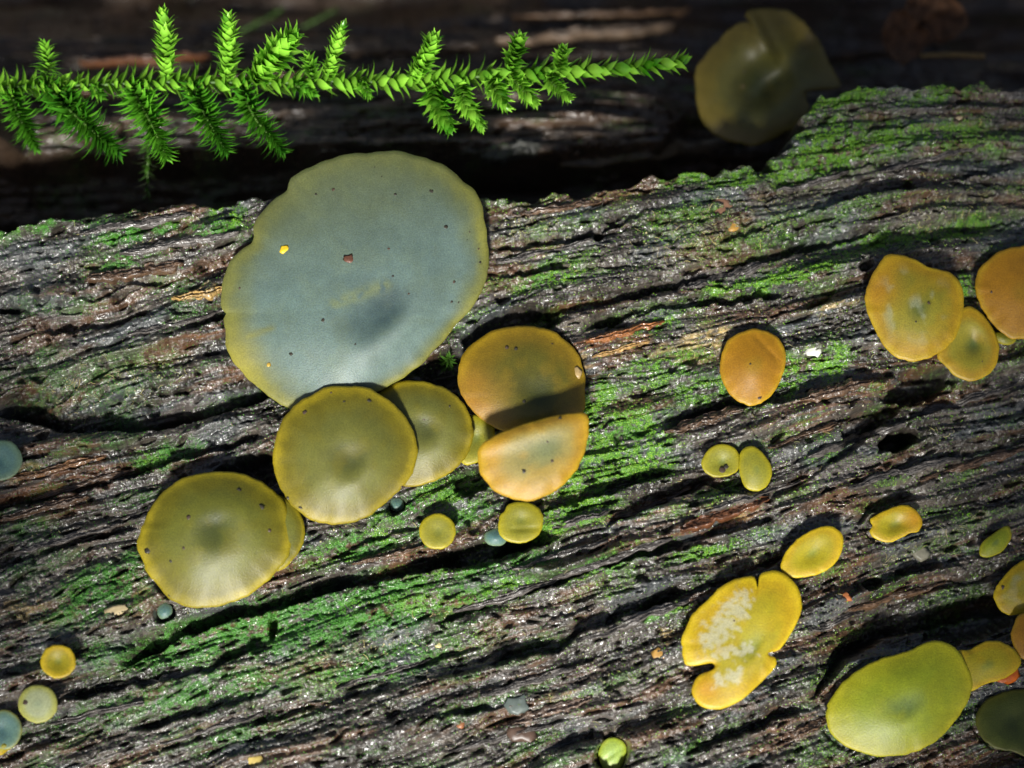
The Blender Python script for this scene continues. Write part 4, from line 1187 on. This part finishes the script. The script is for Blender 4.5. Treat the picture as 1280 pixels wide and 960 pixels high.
# smaller mosses
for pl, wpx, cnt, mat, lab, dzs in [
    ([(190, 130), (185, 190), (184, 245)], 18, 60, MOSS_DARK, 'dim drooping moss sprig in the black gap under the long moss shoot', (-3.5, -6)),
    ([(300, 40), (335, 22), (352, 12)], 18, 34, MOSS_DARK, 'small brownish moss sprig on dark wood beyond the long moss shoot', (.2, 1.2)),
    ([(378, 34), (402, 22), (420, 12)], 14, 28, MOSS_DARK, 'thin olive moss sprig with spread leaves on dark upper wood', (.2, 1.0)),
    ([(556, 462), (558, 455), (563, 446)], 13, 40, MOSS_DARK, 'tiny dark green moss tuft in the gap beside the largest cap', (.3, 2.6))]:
    q = on_wood(np.array([a for a, b in pl], float), np.array([b for a, b in pl], float))
    if dzs[0] < 0:
        zz = np.array([-.001, -.0055, -.0085]); q = np.array([P(a, b, z_) for (a, b), z_ in zip(pl, zz)])
    else:
        q = np.array([P(a, b, max(z_, q[0, 2]) + d_ * MM) for (a, b), z_, d_ in zip(pl, q[:, 2], np.linspace(dzs[0] - .5, dzs[1], 3))])
    pth = polyline(q, 14)
    r0 = thing('moss_sprig', lab, 'moss', q[0])
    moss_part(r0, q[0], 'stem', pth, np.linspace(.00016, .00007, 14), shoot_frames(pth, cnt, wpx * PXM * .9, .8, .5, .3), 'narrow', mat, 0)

# ------------------------------------------------------------------ dead leaf and stick in the gap
def dead_leaf():
    outl = catmull([(1103, 50), (1106, 30), (1116, 14), (1130, 12), (1136, -4), (1150, -14), (1172, -10), (1190, -2), (1205, 12), (1210, 30), (1196, 44), (1180, 52), (1166, 50), (1150, 66), (1136, 76), (1118, 74)], 90)
    cen = np.array((1152, 30.0))
    V, C, Fc = [], [], []
    m = len(outl)
    ts = np.linspace(.08, 1, 12)
    z0 = -.0190
    for t in ts:
        p = cen + (outl - cen) * t
        h = .0012 * noise(p[:, 0] / 34, p[:, 1] / 34, 130) + .0005 * noise(p[:, 0] / 9, p[:, 1] / 9, 131) + .0010 * t ** 4 * noise(np.arange(m) / m * 14, np.zeros(m), 132) + .0010 * t * t
        V.append(P(p[:, 0], p[:, 1], z0 + h))
        C.append(np.tile((.085, .040, .018), (m, 1)) * (1 + .6 * noise(p[:, 0] / 14, p[:, 1] / 14, 133))[:, None] * (1.6 if t > .93 else 1))
    V = np.vstack(V); C = np.vstack(C)
    for i in range(len(ts) - 1):
        for j in range(m):
            Fc.append((i * m + j, (i * m + (j + 1) % m), (i + 1) * m + (j + 1) % m, (i + 1) * m + j))
    Fc.append(tuple(range(m)))
    lo = V.copy(); lo[:, 2] -= .00025
    k_ = len(V)
    F2 = [tuple(q[::-1]) for q in Fc]
    F3 = [tuple(a + k_ for a in q[::-1]) for q in F2]
    rim = [((len(ts) - 1) * m + j, (len(ts) - 1) * m + (j + 1) % m, k_ + (len(ts) - 1) * m + (j + 1) % m, k_ + (len(ts) - 1) * m + j) for j in range(m)]
    c = P(1152, 30, z0 - .001)
    r = thing('dead_leaf', 'curled brown dead leaf in the shaded gap beside the dusky olive fungus', 'leaf', c)
    put('blade', mesh('blade', np.vstack([V, lo]), F2 + F3 + rim, np.vstack([C, C]), origin=c), DRYLEAF, r)
    path = polyline([P(1150, 66, z0 - .0004), P(1140, 72, z0 - .0006), P(1126, 82, z0 - .0012)], 8)
    V, Fc = tube(path, np.linspace(.0003, .0002, 8))
    put('leaf_stalk', mesh('leaf_stalk', V, Fc, np.tile((.16, .09, .04), (len(V), 1)), origin=c), DRYLEAF, r)
    a = P(1150, 70, -.0185); b = P(1231, 71, -.0175)
    path = polyline([a, (a + b) / 2 + np.array([0, .0002, 0]), b], 12)
    V, Fc = tube(path, np.linspace(.00028, .00042, 12))
    o = put('stick', mesh('stick', V, Fc, np.tile((.22, .14, .05), (len(V), 1)), origin=a), DRYLEAF)
    o.location = [float(q) for q in a]
    tag(o, 'short thin tan stick beneath the curled dead leaf', 'stick')


dead_leaf()


# ------------------------------------------------------------------ added leafy twig overhead, outside the view, that dapples the light
def overhead_twig():
    sdir = np.array(to_sun)
    spots = [((1400, 1010), .24, .034, .020, .8), ((1370, 570), .25, .030, .017, 1.4), ((1215, -10), .26, .046, .026, .2), ((1010, -40), .27, .040, .022, -.5),
             ((-90, 610), .25, .032, .018, 1.9)]
    cs = np.array([P(a, b, 0.0) + sdir * d for (a, b), d, l, w_, r_ in spots])
    order = np.argsort(cs[:, 0])
    spine = polyline([(-.26, -.24, .225)] + [(cs[i, 0], -.19, .207) for i in order[::2]] + [(.16, -.18, .215)], 40)
    root = thing('added_shade_twig', 'added leafy green twig out of view that dapples the light on the log', 'twig', spine[0])
    V, Fc = tube(spine, np.linspace(.0018, .0007, 40))
    put('twig', mesh('twig', V, Fc, np.full((len(V), 3), .6), origin=spine[0]), STEM, root)
    for (_, d, l, w_, r_), c in zip(spots, cs):
        Vl, Fl = [], []
        nl, nw = 12, 6
        for i in range(nl + 1):
            t = i / nl
            hw = w_ * math.sin(math.pi * t ** .85) ** .8 + .0004
            for j in range(nw + 1):
                u = j / nw * 2 - 1
                x, y = (t - .5) * 2 * l, u * hw
                z = .004 * math.sin(t * 3) - .15 * abs(y) + .0006 * math.sin(i * 2.6)
                Vl.append((c[0] + x * math.cos(r_) - y * math.sin(r_), c[1] + x * math.sin(r_) + y * math.cos(r_), c[2] + z))
        for i in range(nl):
            for j in range(nw):
                a = i * (nw + 1) + j
                Fl.append((a, a + 1, a + nw + 2, a + nw + 1))
        lf = put('leaf', mesh('leaf', Vl, np.array(Fl), np.full((len(Vl), 3), .5), origin=spine[0]), MOSS_DARK, root)
        b = np.array(Vl[nw // 2])
        k_ = int(np.argmin(np.linalg.norm(spine - b, axis=1)))
        V, Fc = tube(polyline([spine[k_], (spine[k_] + b) / 2 + np.array([0, 0, .003]), b], 8), np.full(8, .0005))
        put('leaf_stalk', mesh('leaf_stalk', V, Fc, np.full((len(V), 3), .6), origin=spine[0]), STEM, lf)


overhead_twig()
